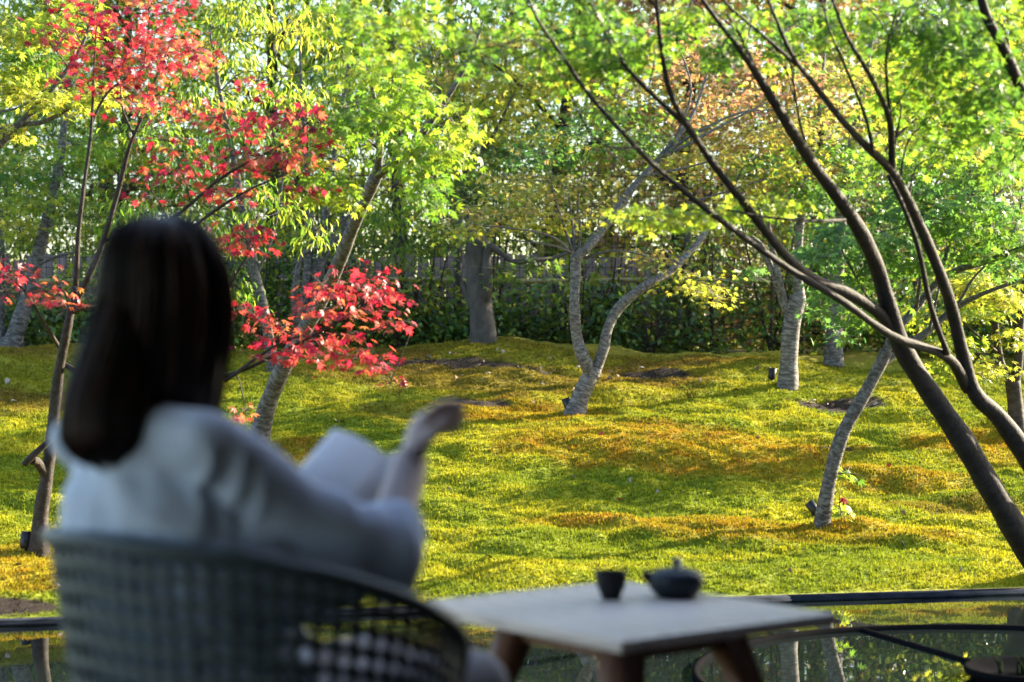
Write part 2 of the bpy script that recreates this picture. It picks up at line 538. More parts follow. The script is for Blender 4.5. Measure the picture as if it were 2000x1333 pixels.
for k in range(16):
    a = rng.uniform(0, 6.28); rr_ = rng.uniform(.0, .14)
    p = np.array([cx + math.cos(a) * rr_, cy + math.sin(a) * rr_, WZ + .02])
    e = MB(); e.tube([p, p + [0, 0, .03], p + [rng.normal(0, .02), rng.normal(0, .02), rng.uniform(.06, .09)]], [.008, .006, .001], 4, 2)
    s_ = e.build("sprig", M_POTPLANT, bo); s_.matrix_parent_inverse = Matrix.Translation(-basin.location)
    s_.matrix_parent_inverse = Matrix.Identity(4)

# ------------------------------------------------------------------ leaves
def maple_template(lobes=7):
    ang = {7: [0, 38, -38, 78, -78, 122, -122], 5: [0, 45, -45, 95, -95]}[lobes]
    ln = {7: [1, .92, .92, .70, .70, .38, .38], 5: [1, .88, .88, .58, .58]}[lobes]
    v = [(0, 0, 0)]; f = []
    for a, l in zip(ang, ln):
        a = R(a); d = np.array([math.sin(a), math.cos(a)]); p = np.array([d[1], -d[0]])
        w = .125 * l + .02
        m0 = d * l * .42 + p * w; m1 = d * l * .42 - p * w; t = d * l
        i0 = len(v)
        for q_, dz in ((m0, -.02), (t, -.22 * l), (m1, -.02)):
            v.append((q_[0], q_[1] + .0, dz))
        f += [(0, i0, i0 + 1), (0, i0 + 1, i0 + 2)]
    return np.array(v), np.array(f)
def oval_template(w=.22, droop=.25):
    v = np.array([(0, 0, 0), (w, .35, .05), (w * .75, .7, -.05), (0, 1, -droop), (-w * .75, .7, -.05), (-w, .35, .05), (0, .5, -.03)])
    f = np.array([(0, 1, 6), (1, 2, 6), (2, 3, 6), (3, 4, 6), (4, 5, 6), (5, 0, 6)])
    return v, f
MAPLE7, MAPLE5 = maple_template(7), maple_template(5)
def star_template():
    v, f = [], []
    for a, l in zip([0, 48, -48, 100, -100], [1, .9, .9, .62, .62]):
        a = R(a); d = np.array([math.sin(a), math.cos(a)]); p = np.array([d[1], -d[0]])
        i0 = len(v)
        for q_, dz in ((d * l * .12 + p * .17 * l, 0), (d * l, -.22 * l), (d * l * .12 - p * .17 * l, 0)):
            v.append((q_[0], q_[1], dz))
        f.append((i0, i0 + 1, i0 + 2))
    return np.array(v), np.array(f)
def blade_template(w=.15, droop=.3):
    return np.array([(0, 0, 0), (w, .45, .04), (0, 1, -droop), (-w, .45, .04)]), np.array([(0, 1, 2), (0, 2, 3)])
OVAL, LONG, SMALL = oval_template(.24, .2), oval_template(.13, .35), oval_template(.28, .1)
STAR, BLADE, OVAL2 = star_template(), blade_template(.15, .35), blade_template(.27, .15)

def orient(n, out, droop=.5, spread=.45, g=None):
    """leaf frames: tips point outwards and hang, faces roughly up"""
    g = g or rng
    t = out + g.normal(0, .6, (n, 3)) * [1, 1, .3]
    t[:, 2] = -np.abs(g.normal(droop, spread, n))
    t /= np.linalg.norm(t, axis=1)[:, None] + 1e-9
    up = np.array([0, 0, 1.]) + g.normal(0, .45, (n, 3))
    up -= t * (up * t).sum(1)[:, None]
    up /= np.linalg.norm(up, axis=1)[:, None] + 1e-9
    xx = np.cross(t, up)
    return np.stack([xx, t, up], 1)          # rows are the local axes

def palette(cols, n, var=.22, g=None):
    g = g or rng
    cols = np.asarray(cols)
    w = g.random((n, 1))
    a = cols[g.integers(0, len(cols), n)]; b = cols[g.integers(0, len(cols), n)]
    c = a + (b - a) * w * .5
    return np.clip(c * g.uniform(1 - var, 1 + var, (n, 1)) + [0, 0, .012], 0, .9)

def leaf_mesh(name, tpl, pos, fr, size, cols, mat, parent):
    tv, tf = tpl
    n = len(pos); k = len(tv)
    v = np.einsum('ij,njk->nik', tv, fr) * size[:, None, None] + pos[:, None, :]
    f = (tf[None] + (np.arange(n) * k)[:, None, None]).reshape(-1)
    me = fast_mesh(name, v.reshape(-1, 3), f, np.arange(n * len(tf)) * 3)
    c = np.repeat(np.concatenate([cols, np.ones((n, 1))], 1), k, 0)
    set_attr(me, "tint", c, 'FLOAT_COLOR')
    return mesh_obj(name, me, mat, parent)

_single = {}
def leaf_parts(tpl_key, tpl, pos, fr, size, cols, mat, parent):
    """single leaves that can be picked out: objects of their own sharing a few meshes"""
    for i_ in range(len(pos)):
        key = (tpl_key, mat.name, i_ % 12, parent.name)
        if key not in _single:
            me = fast_mesh("leaf", tpl[0], tpl[1].ravel(), np.arange(len(tpl[1])) * 3)
            set_attr(me, "tint", np.tile(np.r_[cols[i_], 1], len(tpl[0])), 'FLOAT_COLOR')
            me.materials.append(mat); _single[key] = me
        o = bpy.data.objects.new("leaf", _single[key])
        link(o, parent)
        m4 = np.eye(4); m4[:3, :3] = fr[i_].T * size[i_]; m4[:3, 3] = pos[i_]
        o.matrix_parent_inverse = Matrix.Translation(-parent.location)
        o.matrix_basis = Matrix(m4.tolist())

# ------------------------------------------------------------------ trees
PAL = {
 'green':  [(.07, .16, .012), (.10, .20, .015), (.13, .23, .018), (.05, .12, .012)],
 'fresh':  [(.12, .24, .012), (.17, .28, .015), (.09, .19, .012), (.24, .31, .018)],
 'lime':   [(.18, .27, .018), (.25, .31, .02), (.13, .22, .015), (.32, .33, .025)],
 'teal':   [(.06, .15, .035), (.09, .19, .04), (.05, .12, .02), (.12, .22, .03)],
 'yellow': [(.32, .32, .03), (.26, .29, .025), (.38, .33, .04), (.18, .24, .02)],
 'ochre':  [(.26, .24, .05), (.22, .25, .035), (.33, .22, .08), (.16, .21, .03)],
 'pink':   [(.40, .20, .14), (.38, .16, .12), (.34, .24, .10), (.26, .24, .06)],
 'red':    [(.31, .012, .032), (.24, .008, .028), (.38, .022, .034), (.15, .006, .022), (.44, .07, .04)],
 'redor':  [(.44, .09, .045), (.37, .03, .036), (.44, .16, .055), (.25, .014, .032)],
 'dullred':[(.30, .06, .045), (.28, .12, .05), (.36, .04, .05), (.20, .14, .03)],
 'dark':   [(.035, .085, .014), (.05, .115, .016), (.028, .065, .014), (.09, .15, .018)],
 'mid':    [(.07, .14, .014), (.11, .18, .016), (.05, .10, .012), (.18, .22, .02)],
}

class Tree:
    def __init__(self, name, base, label, group, bark, cat="tree", slim=.82):
        self.slim = slim
        self.root = empty(name, tuple(float(v) for v in base), label, cat, group)
        self.bark = bark; self.sk = []; self.tw = MB(); self.L = {}
        self.ntw = 0
    def limb(self, pts, part="limb", sides=10, sub=5, wob=.05, bark=None):
        """pts: (px, py, D, width px)"""
        w = np.array([P(*p[:3]) for p in pts]); r_ = np.array([p[3] / F * p[2] / 2 for p in pts])
        return self.limb_w(w, r_, part, sides, sub, wob, bark)
    def limb_w(self, w, r_, part="limb", sides=10, sub=5, wob=.05, bark=None):
        r_ = np.array(r_, float) * (self.slim if part in ("trunk", "limb", "branch") else 1)
        if part == "trunk": r_[0] *= 1.3
        e = MB(); e.tube(w, r_, sides, sub, True, wob)
        e.build(part, bark or self.bark, self.root)
        a, b = spline(np.asarray(w, float), np.asarray(r_, float), 5)
        self.sk.append(np.c_[a, b])
        return w
    def spray(self, c, ext, n, pal, size, tpl='m7', droop=.5, twigs=8, anchor=True, layers=3):
        """one spray of foliage: a bough from the nearest limb, twigs, and leaves in loose layers"""
        c = np.asarray(c, float); ext = np.asarray(ext, float)
        if anchor and self.sk:
            S_ = np.concatenate(self.sk)
            d = np.linalg.norm(S_[:, :3] - c, axis=1) + np.maximum(0, S_[:, 2] - c[2]) * .5
            a = S_[np.argmin(d)]
            r0 = min(a[3] * .55, .004 + .006 * np.linalg.norm(a[:3] - c))
            m1 = a[:3] * .6 + c * .4 + rng.normal(0, .04, 3) + [0, 0, .06]
            self.tw.tube([a[:3], m1, c], [max(r0, .003), max(r0 * .6, .0025), .0022], 5 if twigs > 3 else 3, 4 if twigs > 3 else 2, False, .02)
        for k in range(twigs):
            e_ = c + rng.normal(0, .5, 3) * ext * [1, 1, .8]
            mm = (c + e_) / 2 + rng.normal(0, .03, 3)
            self.tw.tube([c, mm, e_], [.0022, .0016, .0009], 3, 2, False)
        lay = rng.uniform(-1, 1, layers)
        p = rng.normal(0, .42, (n, 3))
        p[:, 2] = lay[rng.integers(0, layers, n)] * .62 + rng.normal(0, .22, n)
        out = p * [1, 1, 0]; out = out / (np.linalg.norm(out, axis=1)[:, None] + 1e-6)
        # outer leaves hang a little lower
        p[:, 2] -= .25 * (p[:, 0] ** 2 + p[:, 1] ** 2)
        pos = c + p * ext
        fr = orient(n, out, droop)
        sz = size * rng.uniform(.65, 1.15, n)
        self.L.setdefault(tpl, []).append((pos, fr, sz, palette(PAL[pal], n)))
    def sprays_px(self, lst, size, per=1.0, tpl='m7', depth=.45, droop=.5, back=0.0):
        for (px, py, D, w, h, n, pal) in lst:
            self.spray(P(px, py, D + back), (w / F * D / 2 * 1.25, depth, h / F * D / 2 * 1.5), int(n * per), pal, size, tpl, droop)
    def finish(self, mat, n_parts=0):
        if self.tw.n:
            o = self.tw.build("twigs", self.bark, self.root); tag(o, kind="stuff")
        tp = {'m7': MAPLE7, 'm5': MAPLE5, 'oval': OVAL, 'long': LONG, 'small': SMALL, 'star': STAR, 'blade': BLADE, 'oval2': OVAL2}
        for key, lst in self.L.items():
            pos = np.concatenate([l[0] for l in lst]); fr = np.concatenate([l[1] for l in lst])
            sz = np.concatenate([l[2] for l in lst]); co = np.concatenate([l[3] for l in lst])
            if n_parts:
                # those that show largest: near, large, facing the lens, inside the picture
                u = pos[:, 0] / pos[:, 1] * F; v_ = -(pos[:, 2] - CAMZ) / pos[:, 1] * F + HY
                vis = (np.abs(u) < 990) & (v_ > 5) & (v_ < 1330)
                score = sz / pos[:, 1] * np.abs(fr[:, 2, 1]) * vis
                score += rng.random(len(score)) * np.percentile(score, 90) * .6 * vis
                idx = np.argsort(-score)[:n_parts]
                mk = np.zeros(len(pos), bool); mk[idx] = True
                leaf_parts(key, tp[key], pos[mk], fr[mk], sz[mk], co[mk], mat, self.root)
                pos, fr, sz, co = pos[~mk], fr[~mk], sz[~mk], co[~mk]
                n_parts = 0
            o = leaf_mesh("crown", tp[key], pos, fr, sz, co, mat, self.root)
            tag(o, kind="stuff")

def zbase(p, sink=.04):
    p = np.array(p, float); p[2] = float(terrain(p[0], p[1])) - sink
    return p

# --- the red maple beside the chair, standing near the pool edge
b0 = hit(75, 1082)
D0 = b0[1]
T = Tree("red_maple", zbase(b0), "slender maple with crimson and orange-red leaves at the pool edge", None, M_BARK_BROWN)
T.limb([(74, 1095, D0, 42), (80, 1000, D0, 36), (90, 940, D0, 33), (98, 880, D0, 30), (106, 800, D0, 27), (116, 720, D0 - .05, 25), (132, 640, D0 - .1, 22), (148, 560, D0 - .1, 16)], "trunk", 12, 5, .05)
T.limb([(92, 935, D0, 26), (74, 905, D0 - .05, 22), (62, 900, D0 - .1, 20)], "limb")
T.limb([(46, 908, D0 - .12, 15), (70, 885, D0 - .12, 17), (100, 858, D0 - .1, 14)], "limb")
T.limb([(148, 560, D0 - .1, 15), (153, 460, D0 - .15, 11), (163, 370, D0 - .2, 10), (178, 260, D0 - .2, 8), (184, 130, D0 - .25, 5), (190, 40, D0 - .3, 3)])
T.limb([(140, 610, D0 - .1, 16), (195, 490, D0 - .2, 13), (232, 370, D0 - .25, 12), (252, 290, D0 - .3, 10), (275, 235, D0 - .3, 8), (310, 140, D0 - .3, 4)])
T.limb([(178, 245, D0 - .2, 7), (212, 180, D0 - .2, 6), (280, 135, D0 - .3, 4)])
T.limb([(262, 265, D0 - .3, 7), (240, 215, D0 - .3, 5), (235, 165, D0 - .3, 3)])
T.limb([(205, 470, D0 - .2, 10), (330, 430, D0 - .4, 9), (430, 350, D0 - .55, 7), (520, 300, D0 - .6, 5), (610, 255, D0 - .7, 3)])
T.limb([(140, 610, D0 - .1, 13), (250, 560, D0 - .3, 11), (370, 450, D0 - .5, 9), (470, 380, D0 - .6, 6), (560, 340, D0 - .7, 3)])
T.limb([(120, 710, D0, 15), (260, 770, D0 - .3, 13), (440, 735, D0 - .5, 10), (545, 690, D0 - .6, 8), (640, 640, D0 - .7, 6), (720, 590, D0 - .8, 3)])
T.limb([(440, 745, D0 - .5, 9), (560, 665, D0 - .7, 6), (680, 655, D0 - .8, 4), (760, 640, D0 - .85, 2)])
T.limb([(260, 765, D0 - .3, 10), (420, 600, D0 - .5, 8), (470, 520, D0 - .6, 5), (500, 470, D0 - .6, 3)])
T.limb([(122, 690, D0, 10), (80, 620, D0 - .2, 7), (40, 560, D0 - .3, 5), (-20, 520, D0 - .4, 4)])
DR = D0 - .45
T.sprays_px([
 (250, 60, DR, 210, 90, 210, 'red'), (160, 30, DR, 130, 70, 70, 'red'), (330, 110, DR, 170, 80, 150, 'redor'), (200, 130, DR, 160, 50, 90, 'red'),
 (120, 75, DR, 80, 40, 40, 'red'), (290, 20, DR, 160, 50, 70, 'redor'), (380, 100, DR, 90, 50, 50, 'redor'), (230, 150, DR, 130, 40, 60, 'redor'), (355, 10, DR, 60, 40, 22, 'red'), (140, 170, DR, 60, 20, 18, 'red'),
 (270, 185, DR, 110, 40, 40, 'red'), (290, 230, DR, 160, 60, 60, 'dullred'), (350, 200, DR, 100, 40, 26, 'redor'), (340, 280, DR, 130, 50, 40, 'dullred'), (420, 230, DR, 130, 50, 40, 'dullred'), (480, 250, DR, 140, 50, 60, 'red'),
 (560, 220, DR - .2, 130, 50, 55, 'red'), (600, 240, DR - .2, 100, 50, 45, 'red'), (440, 310, DR, 150, 40, 55, 'red'), (540, 300, DR - .2, 160, 50, 60, 'dullred'), (600, 290, DR - .2, 100, 40, 45, 'redor'), (550, 330, DR - .2, 130, 40, 55, 'redor'),
 (330, 340, DR, 130, 40, 45, 'red'), (420, 370, DR, 120, 40, 55, 'redor'), (290, 380, DR, 60, 30, 10, 'red'), (600, 375, DR - .2, 130, 25, 40, 'red'), (500, 160, DR, 80, 20, 14, 'red'),
 (490, 465, DR - .1, 110, 45, 75, 'red'), (450, 480, DR - .1, 60, 40, 25, 'redor'), (475, 385, DR - .1, 60, 30, 20, 'red'),
 (700, 545, DR - .3, 170, 45, 85, 'red'), (740, 570, DR - .3, 110, 40, 65, 'red'), (640, 560, DR - .3, 130, 40, 50, 'redor'), (620, 595, DR - .3, 140, 40, 60, 'redor'), (700, 610, DR - .3, 150, 40, 60, 'redor'), (770, 640, DR - .3, 60, 30, 20, 'redor'),
 (560, 650, DR - .2, 140, 40, 60, 'red'), (640, 665, DR - .3, 160, 40, 75, 'redor'), (580, 690, DR - .3, 130, 35, 50, 'red'), (700, 700, DR - .3, 140, 35, 55, 'red'), (740, 715, DR - .3, 70, 25, 25, 'red'), (480, 605, DR - .2, 80, 30, 26, 'red'), (765, 740, DR - .3, 36, 16, 7, 'redor'), (520, 640, DR - .2, 80, 40, 26, 'redor'),
 (30, 530, DR, 110, 40, 55, 'red'), (90, 570, DR, 90, 40, 42, 'redor'), (130, 600, DR, 50, 30, 20, 'redor'), (10, 570, DR, 50, 60, 16, 'red'), (480, 800, DR - .2, 40, 30, 12, 'redor'),
], .037, .95, 'm7', .46, .42)
T.finish(M_LEAF_RED, 300)

# --- the dark double-stemmed maple at the right, nearest of the trees
b0 = zbase(P(2075, 1120, 9.35))
T = Tree("dark_stemmed_maple", b0, "dark double-stemmed maple with bright green leaves arching over the scene", None, M_BARK_DARK, slim=.70)
T.limb([(2075, 1140, 9.35, 90), (2020, 1090, 9.25, 78), (1975, 1020, 9.1, 72), (1930, 945, 9.0, 68), (1880, 860, 8.9, 64), (1815, 765, 8.8, 58), (1762, 680, 8.65, 54), (1735, 600, 8.5, 48), (1715, 530, 8.4, 44), (1690, 470, 8.2, 42), (1650, 405, 8.0, 37), (1590, 325, 7.8, 33), (1530, 230, 7.5, 29), (1480, 150, 7.3, 24), (1440, 90, 7.1, 17), (1400, 40, 7.0, 14), (1350, -30, 6.9, 10)], "trunk", 14, 5, .035)
T.limb([(2085, 1140, 9.4, 78), (2065, 1000, 9.3, 66), (2000, 885, 9.1, 56), (1950, 815, 9.0, 50), (1905, 770, 8.9, 44), (1882, 700, 8.8, 38), (1858, 600, 8.6, 34), (1838, 540, 8.4, 31), (1805, 460, 8.2, 29), (1775, 395, 8.0, 27), (1742, 335, 7.8, 25), (1690, 285, 7.6, 22), (1640, 230, 7.4, 19), (1585, 160, 7.2, 16), (1545, 105, 7.0, 13), (1500, 0, 6.8, 9), (1480, -60, 6.7, 7)], "trunk", 14, 5, .035)
T.limb([(1760, 680, 8.65, 40), (1725, 620, 8.5, 36), (1660, 575, 8.3, 33), (1590, 545, 8.1, 29), (1535, 500, 7.9, 27), (1470, 420, 7.7, 24), (1400, 330, 7.5, 21), (1345, 250, 7.3, 19), (1310, 185, 7.1, 16), (1292, 100, 7.0, 14), (1282, 0, 6.9, 11), (1280, -60, 6.8, 9)])
T.limb([(1345, 250, 7.3, 15), (1290, 200, 7.2, 13), (1230, 140, 7.1, 12), (1190, 80, 7.0, 10), (1150, 0, 6.9, 7)])
T.limb([(1890, 760, 8.9, 34), (1866, 715, 8.75, 30), (1835, 690, 8.6, 26), (1740, 655, 8.3, 23), (1640, 585, 8.0, 21), (1540, 525, 7.8, 19), (1400, 425, 7.5, 17), (1290, 335, 7.3, 15), (1225, 270, 7.1, 14), (1150, 185, 6.9, 12), (1095, 105, 6.8, 11), (1045, 30, 6.7, 9), (1020, -40, 6.6, 7)])
T.limb([(1742, 335, 7.8, 20), (1738, 240, 7.6, 18), (1715, 180, 7.4, 15), (1685, 125, 7.2, 13), (1648, 60, 7.0, 11), (1615, -30, 6.9, 8)])
T.limb([(1850, 690, 8.6, 18), (1818, 600, 8.3, 16), (1792, 480, 8.0, 14), (1762, 400, 7.8, 13), (1735, 345, 7.7, 12)])
T.limb([(1705, 300, 7.6, 11), (1690, 230, 7.5, 9), (1650, 130, 7.3, 8), (1620, 60, 7.1, 6), (1600, -20, 7.0, 5)])
T.limb([(1582, 310, 7.8, 9), (1560, 230, 7.6, 7), (1545, 130, 7.4, 5)])
T.limb([(1555, 128, 7.1, 12), (1490, 70, 7.0, 10), (1420, 10, 6.9, 8), (1400, -30, 6.9, 6)])
T.limb([(1480, 150, 7.3, 16), (1440, 60, 7.2, 10), (1420, 30, 7.1, 7)])
T.limb([(1650, 430, 8.0, 12), (1590, 432, 7.8, 9), (1500, 425, 7.6, 7), (1420, 410, 7.5, 5)])
T.limb([(1740, 240, 7.6, 10), (1730, 120, 7.4, 7), (1750, 20, 7.3, 5)])
T.limb([(1240, 290, 7.1, 8), (1160, 270, 6.9, 6), (1060, 95, 6.8, 5), (960, 92, 6.7, 4), (850, 116, 6.7, 3)])
T.limb([(2080, 1000, 9.3, 52), (2110, 620, 8.5, 44), (2060, 330, 7.8, 38), (2000, 190, 7.4, 34), (1962, 100, 7.2, 30), (1925, 30, 7.1, 27), (1905, -50, 7.0, 24)])
T.sprays_px([
 (690, 45, 6.8, 170, 80, 60, 'fresh'), (830, 40, 6.8, 160, 70, 60, 'fresh'), (930, 100, 6.8, 120, 60, 34, 'green'), (760, 100, 6.8, 120, 60, 30, 'fresh'),
 (1000, 30, 6.8, 140, 60, 50, 'green'), (1090, 80, 6.9, 170, 90, 70, 'fresh'), (1170, 40, 6.9, 160, 80, 60, 'green'), (1230, 90, 7.0, 130, 90, 60, 'fresh'), (1110, 150, 6.9, 110, 50, 30, 'fresh'), (1180, 140, 7.0, 90, 50, 26, 'green'),
 (1340, 30, 7.0, 120, 60, 50, 'fresh'), (1320, 80, 7.0, 70, 40, 20, 'green'), (1405, 120, 7.2, 80, 50, 30, 'green'), (1460, 30, 7.0, 130, 60, 36, 'fresh'), (1560, 40, 7.1, 150, 60, 50, 'green'), (1520, 100, 7.2, 90, 50, 26, 'fresh'),
 (1660, 40, 7.1, 140, 70, 55, 'fresh'), (1760, 40, 7.2, 160, 80, 75, 'green'), (1860, 50, 7.1, 180, 90, 95, 'green'), (1960, 40, 7.1, 120, 90, 60, 'fresh'), (1800, 130, 7.3, 170, 80, 80, 'fresh'), (1890, 160, 7.3, 180, 90, 100, 'green'), (1970, 160, 7.2, 120, 90, 60, 'green'),
 (1740, 200, 7.5, 110, 60, 36, 'fresh'), (1820, 230, 7.5, 150, 70, 60, 'fresh'), (1920, 250, 7.5, 160, 90, 80, 'green'), (1980, 310, 7.5, 90, 80, 40, 'green'), (1850, 300, 7.6, 120, 50, 34, 'fresh'), (1570, 110, 7.3, 80, 50, 20, 'fresh'),
 (1860, 110, 7.0, 160, 60, 70, 'green'), (1950, 200, 7.0, 120, 70, 70, 'green'), (1800, 60, 7.0, 150, 50, 50, 'green'), (1180, 80, 6.6, 130, 60, 40, 'green'), (1410, 115, 6.8, 80, 50, 26, 'green'),
 (1250, 422, 7.3, 110, 28, 40, 'lime'), (1310, 432, 7.3, 120, 30, 46, 'lime'), (1380, 415, 7.4, 140, 32, 56, 'lime'), (1460, 402, 7.5, 130, 30, 50, 'lime'), (1530, 405, 7.6, 110, 28, 36, 'lime'),  # lime tint paints the sunlight on these lower sprays
], .038, 2.6, 'm7', .5, .6, .45)
T.finish(M_LEAF, 300)

# --- the leaning maple behind the open book
b0 = hit(502, 890); D0 = b0[1]
T = Tree("leaning_maple", zbase(b0), "leaning pale-barked maple with fresh green leaves rising behind the open book", None, M_BARK_GREY)
T.limb([(498, 905, D0, 46), (520, 800, D0 - .1, 42), (560, 705, D0 - .3, 40), (612, 615, D0 - .5, 36), (655, 530, D0 - .8, 33), (695, 430, D0 - 1.1, 31), (735, 345, D0 - 1.4, 29)], "trunk", 14, 6, .03)
T.limb([(735, 345, D0 - 1.4, 22), (742, 290, D0 - 1.6, 17), (738, 230, D0 - 1.8, 12), (720, 140, D0 - 2.0, 8), (700, 60, D0 - 2.1, 5)])
T.limb([(735, 345, D0 - 1.4, 24), (795, 295, D0 - 1.7, 19), (845, 235, D0 - 1.9, 15), (895, 155, D0 - 2.0, 11), (925, 95, D0 - 2.1, 7), (950, 20, D0 - 2.1, 5)])
T.limb([(738, 290, D0 - 1.6, 9), (705, 265, D0 - 1.7, 7), (670, 250, D0 - 1.9, 4)])
T.limb([(800, 290, D0 - 1.7, 9), (860, 270, D0 - 1.9, 6), (900, 265, D0 - 2, 4)])
D2 = D0 - 2.6
T.sprays_px([
 (640, 330, D2, 110, 80, 40, 'fresh'), (760, 230, D2, 130, 90, 60, 'fresh'), (700, 210, D2, 120, 70, 46, 'green'), (660, 240, D2, 100, 60, 34, 'fresh'), (660, 385, D2, 110, 40, 34, 'lime'),
 (810, 300, D2, 140, 70, 56, 'fresh'), (880, 290, D2, 130, 60, 50, 'lime'), (840, 350, D2, 110, 60, 40, 'green'), (835, 400, D2, 90, 35, 30, 'green'), (900, 245, D2, 100, 50, 34, 'lime'), (765, 160, D2, 130, 60, 44, 'fresh'), (720, 130, D2, 120, 50, 30, 'lime'), (820, 190, D2, 100, 50, 24, 'fresh'),
 (620, 290, D2, 80, 60, 24, 'lime'),
], .042, 3.0, 'm7', .42, .55)
T.finish(M_LEAF, 200)

# --- forked maple in the middle of the mound
b0 = hit(1124, 806); D0 = b0[1]
T = Tree("forked_maple", zbase(b0), "pale forked maple with ochre leaves on the orange moss hummock", None, M_BARK_PALE, slim=.76)
T.limb([(1120, 818, D0, 52), (1132, 780, D0, 46), (1148, 745, D0, 44), (1162, 722, D0, 42)], "trunk", 14, 6, .02)
T.limb([(1158, 738, D0, 36), (1140, 700, D0 - .05, 32), (1127, 660, D0 - .05, 30), (1122, 600, D0 - .1, 28), (1124, 540, D0 - .1, 27), (1124, 497, D0 - .1, 30)], "limb", 12)
T.limb([(1158, 736, D0, 34), (1178, 685, D0, 28), (1188, 640, D0, 27), (1212, 598, D0, 26), (1258, 560, D0, 24), (1310, 530, D0 + .1, 20), (1352, 487, D0 + .2, 17), (1382, 450, D0 + .3, 14), (1420, 390, D0 + .4, 10), (1450, 330, D0 + .5, 6)], "limb", 12)
T.limb([(1124, 505, D0 - .1, 28), (1150, 480, D0 - .1, 26), (1190, 430, D0, 23), (1232, 372, D0, 20), (1290, 308, D0 + .1, 16), (1340, 245, D0 + .2, 12), (1370, 180, D0 + .3, 9), (1390, 100, D0 + .4, 6)], "limb", 12)
for pts in ([(1120, 502, D0, 10), (1090, 470, D0 - .2, 8), (1040, 452, D0 - .4, 6), (930, 440, D0 - .6, 3)], [(1120, 500, D0, 9), (1104, 450, D0 - .1, 7), (1088, 400, D0 - .2, 5), (1070, 330, D0 - .3, 3)],
            [(1125, 500, D0, 9), (1118, 440, D0, 7), (1110, 380, D0, 5)], [(1130, 497, D0, 9), (1133, 440, D0, 8), (1128, 400, D0, 6), (1140, 330, D0, 4)], [(1128, 500, D0, 8), (1080, 480, D0 - .2, 6), (1000, 470, D0 - .3, 3)],
            [(1140, 505, D0, 9), (1200, 490, D0 - .1, 6), (1262, 500, D0 - .2, 3)], [(1290, 308, D0 + .1, 11), (1330, 290, D0, 9), (1420, 240, D0, 6), (1540, 180, D0, 3)],
            [(1300, 300, D0 + .1, 10), (1360, 260, D0, 8), (1450, 220, D0, 5), (1560, 215, D0, 3)], [(1310, 290, D0 + .1, 9), (1350, 180, D0, 6), (1320, 80, D0, 4)], [(1255, 345, D0, 8), (1330, 330, D0 - .1, 6), (1400, 312, D0 - .2, 4)],
            [(1340, 400, D0 + .3, 8), (1400, 380, D0 + .2, 6), (1500, 350, D0, 3)], [(1320, 525, D0 + .1, 7), (1360, 540, D0, 5), (1400, 580, D0 - .2, 3)]):
    T.limb(pts, "branch", 7, 4)
T.sprays_px([
 (940, 420, D0 - .5, 180, 40, 90, 'ochre'), (1030, 400, D0 - .4, 200, 50, 120, 'ochre'), (1100, 370, D0 - .3, 220, 50, 120, 'ochre'), (1000, 350, D0 - .3, 180, 50, 90, 'ochre'), (1060, 430, D0 - .4, 180, 35, 80, 'yellow'), (920, 455, D0 - .5, 120, 30, 40, 'yellow'), (1160, 410, D0, 120, 40, 50, 'ochre'),
 (1350, 548, D0 - .3, 150, 35, 50, 'yellow'), (1290, 515, D0 - .2, 120, 30, 30, 'ochre'), (1395, 580, D0 - .3, 80, 35, 40, 'yellow'), (1260, 495, D0 - .2, 120, 25, 40, 'ochre'), (1360, 570, D0 - .3, 80, 25, 30, 'yellow'),
 (1120, 260, D0 - .4, 220, 60, 120, 'teal'), (1180, 230, D0 - .3, 200, 60, 100, 'green'), (1200, 310, D0 - .2, 180, 50, 80, 'green'), (1060, 300, D0 - .4, 180, 50, 80, 'teal'), (1270, 270, D0, 150, 60, 80, 'green'),
 (1320, 330, D0, 150, 50, 70, 'ochre'), (1400, 300, D0, 180, 50, 100, 'ochre'), (1480, 260, D0, 180, 60, 100, 'ochre'), (1560, 240, D0, 160, 60, 80, 'ochre'), (1360, 210, D0 + .2, 150, 60, 80, 'pink'), (1440, 180, D0 + .2, 180, 60, 110, 'pink'), (1330, 130, D0 + .2, 150, 70, 100, 'pink'), (1400, 90, D0 + .3, 160, 60, 100, 'pink'), (1500, 110, D0 + .3, 180, 60, 90, 'pink'), (1560, 160, D0 + .3, 160, 60, 80, 'pink'), (1300, 60, D0 + .3, 120, 50, 50, 'pink'),
 (1460, 350, D0 + .2, 160, 50, 70, 'yellow'), (1540, 330, D0 + .2, 160, 50, 80, 'yellow'), (1240, 180, D0, 120, 50, 50, 'ochre'),
], .034, 2.7, 'm7', .55, .35, .25)
T.finish(M_LEAF, 220)

# --- upright forked tree with pale ringed bark
b0 = hit(1540, 752); D0 = b0[1]
T = Tree("ringed_bark_tree", zbase(b0), "upright pale tree with ringed bark forking low above a bare soil patch", None, M_BARK_PALE)
T.limb([(1538, 765, D0, 44), (1541, 710, D0, 42), (1544, 650, D0, 42), (1552, 605, D0, 44), (1560, 580, D0, 40)], "trunk", 16, 6, .02)
T.limb([(1548, 630, D0, 26), (1532, 595, D0, 22), (1518, 550, D0, 20), (1500, 510, D0, 18), (1485, 480, D0, 15), (1465, 462, D0, 11)], "limb", 12)
T.limb([(1535, 600, D0, 15), (1522, 545, D0 - .05, 15), (1512, 500, D0 - .05, 14), (1505, 470, D0 - .05, 13), (1495, 400, D0, 10), (1490, 320, D0, 7)], "limb", 12)
T.limb([(1562, 590, D0, 30), (1558, 540, D0, 24), (1560, 480, D0, 21), (1565, 420, D0, 19), (1580, 330, D0, 14), (1600, 220, D0, 10), (1610, 100, D0, 6)], "limb", 12)
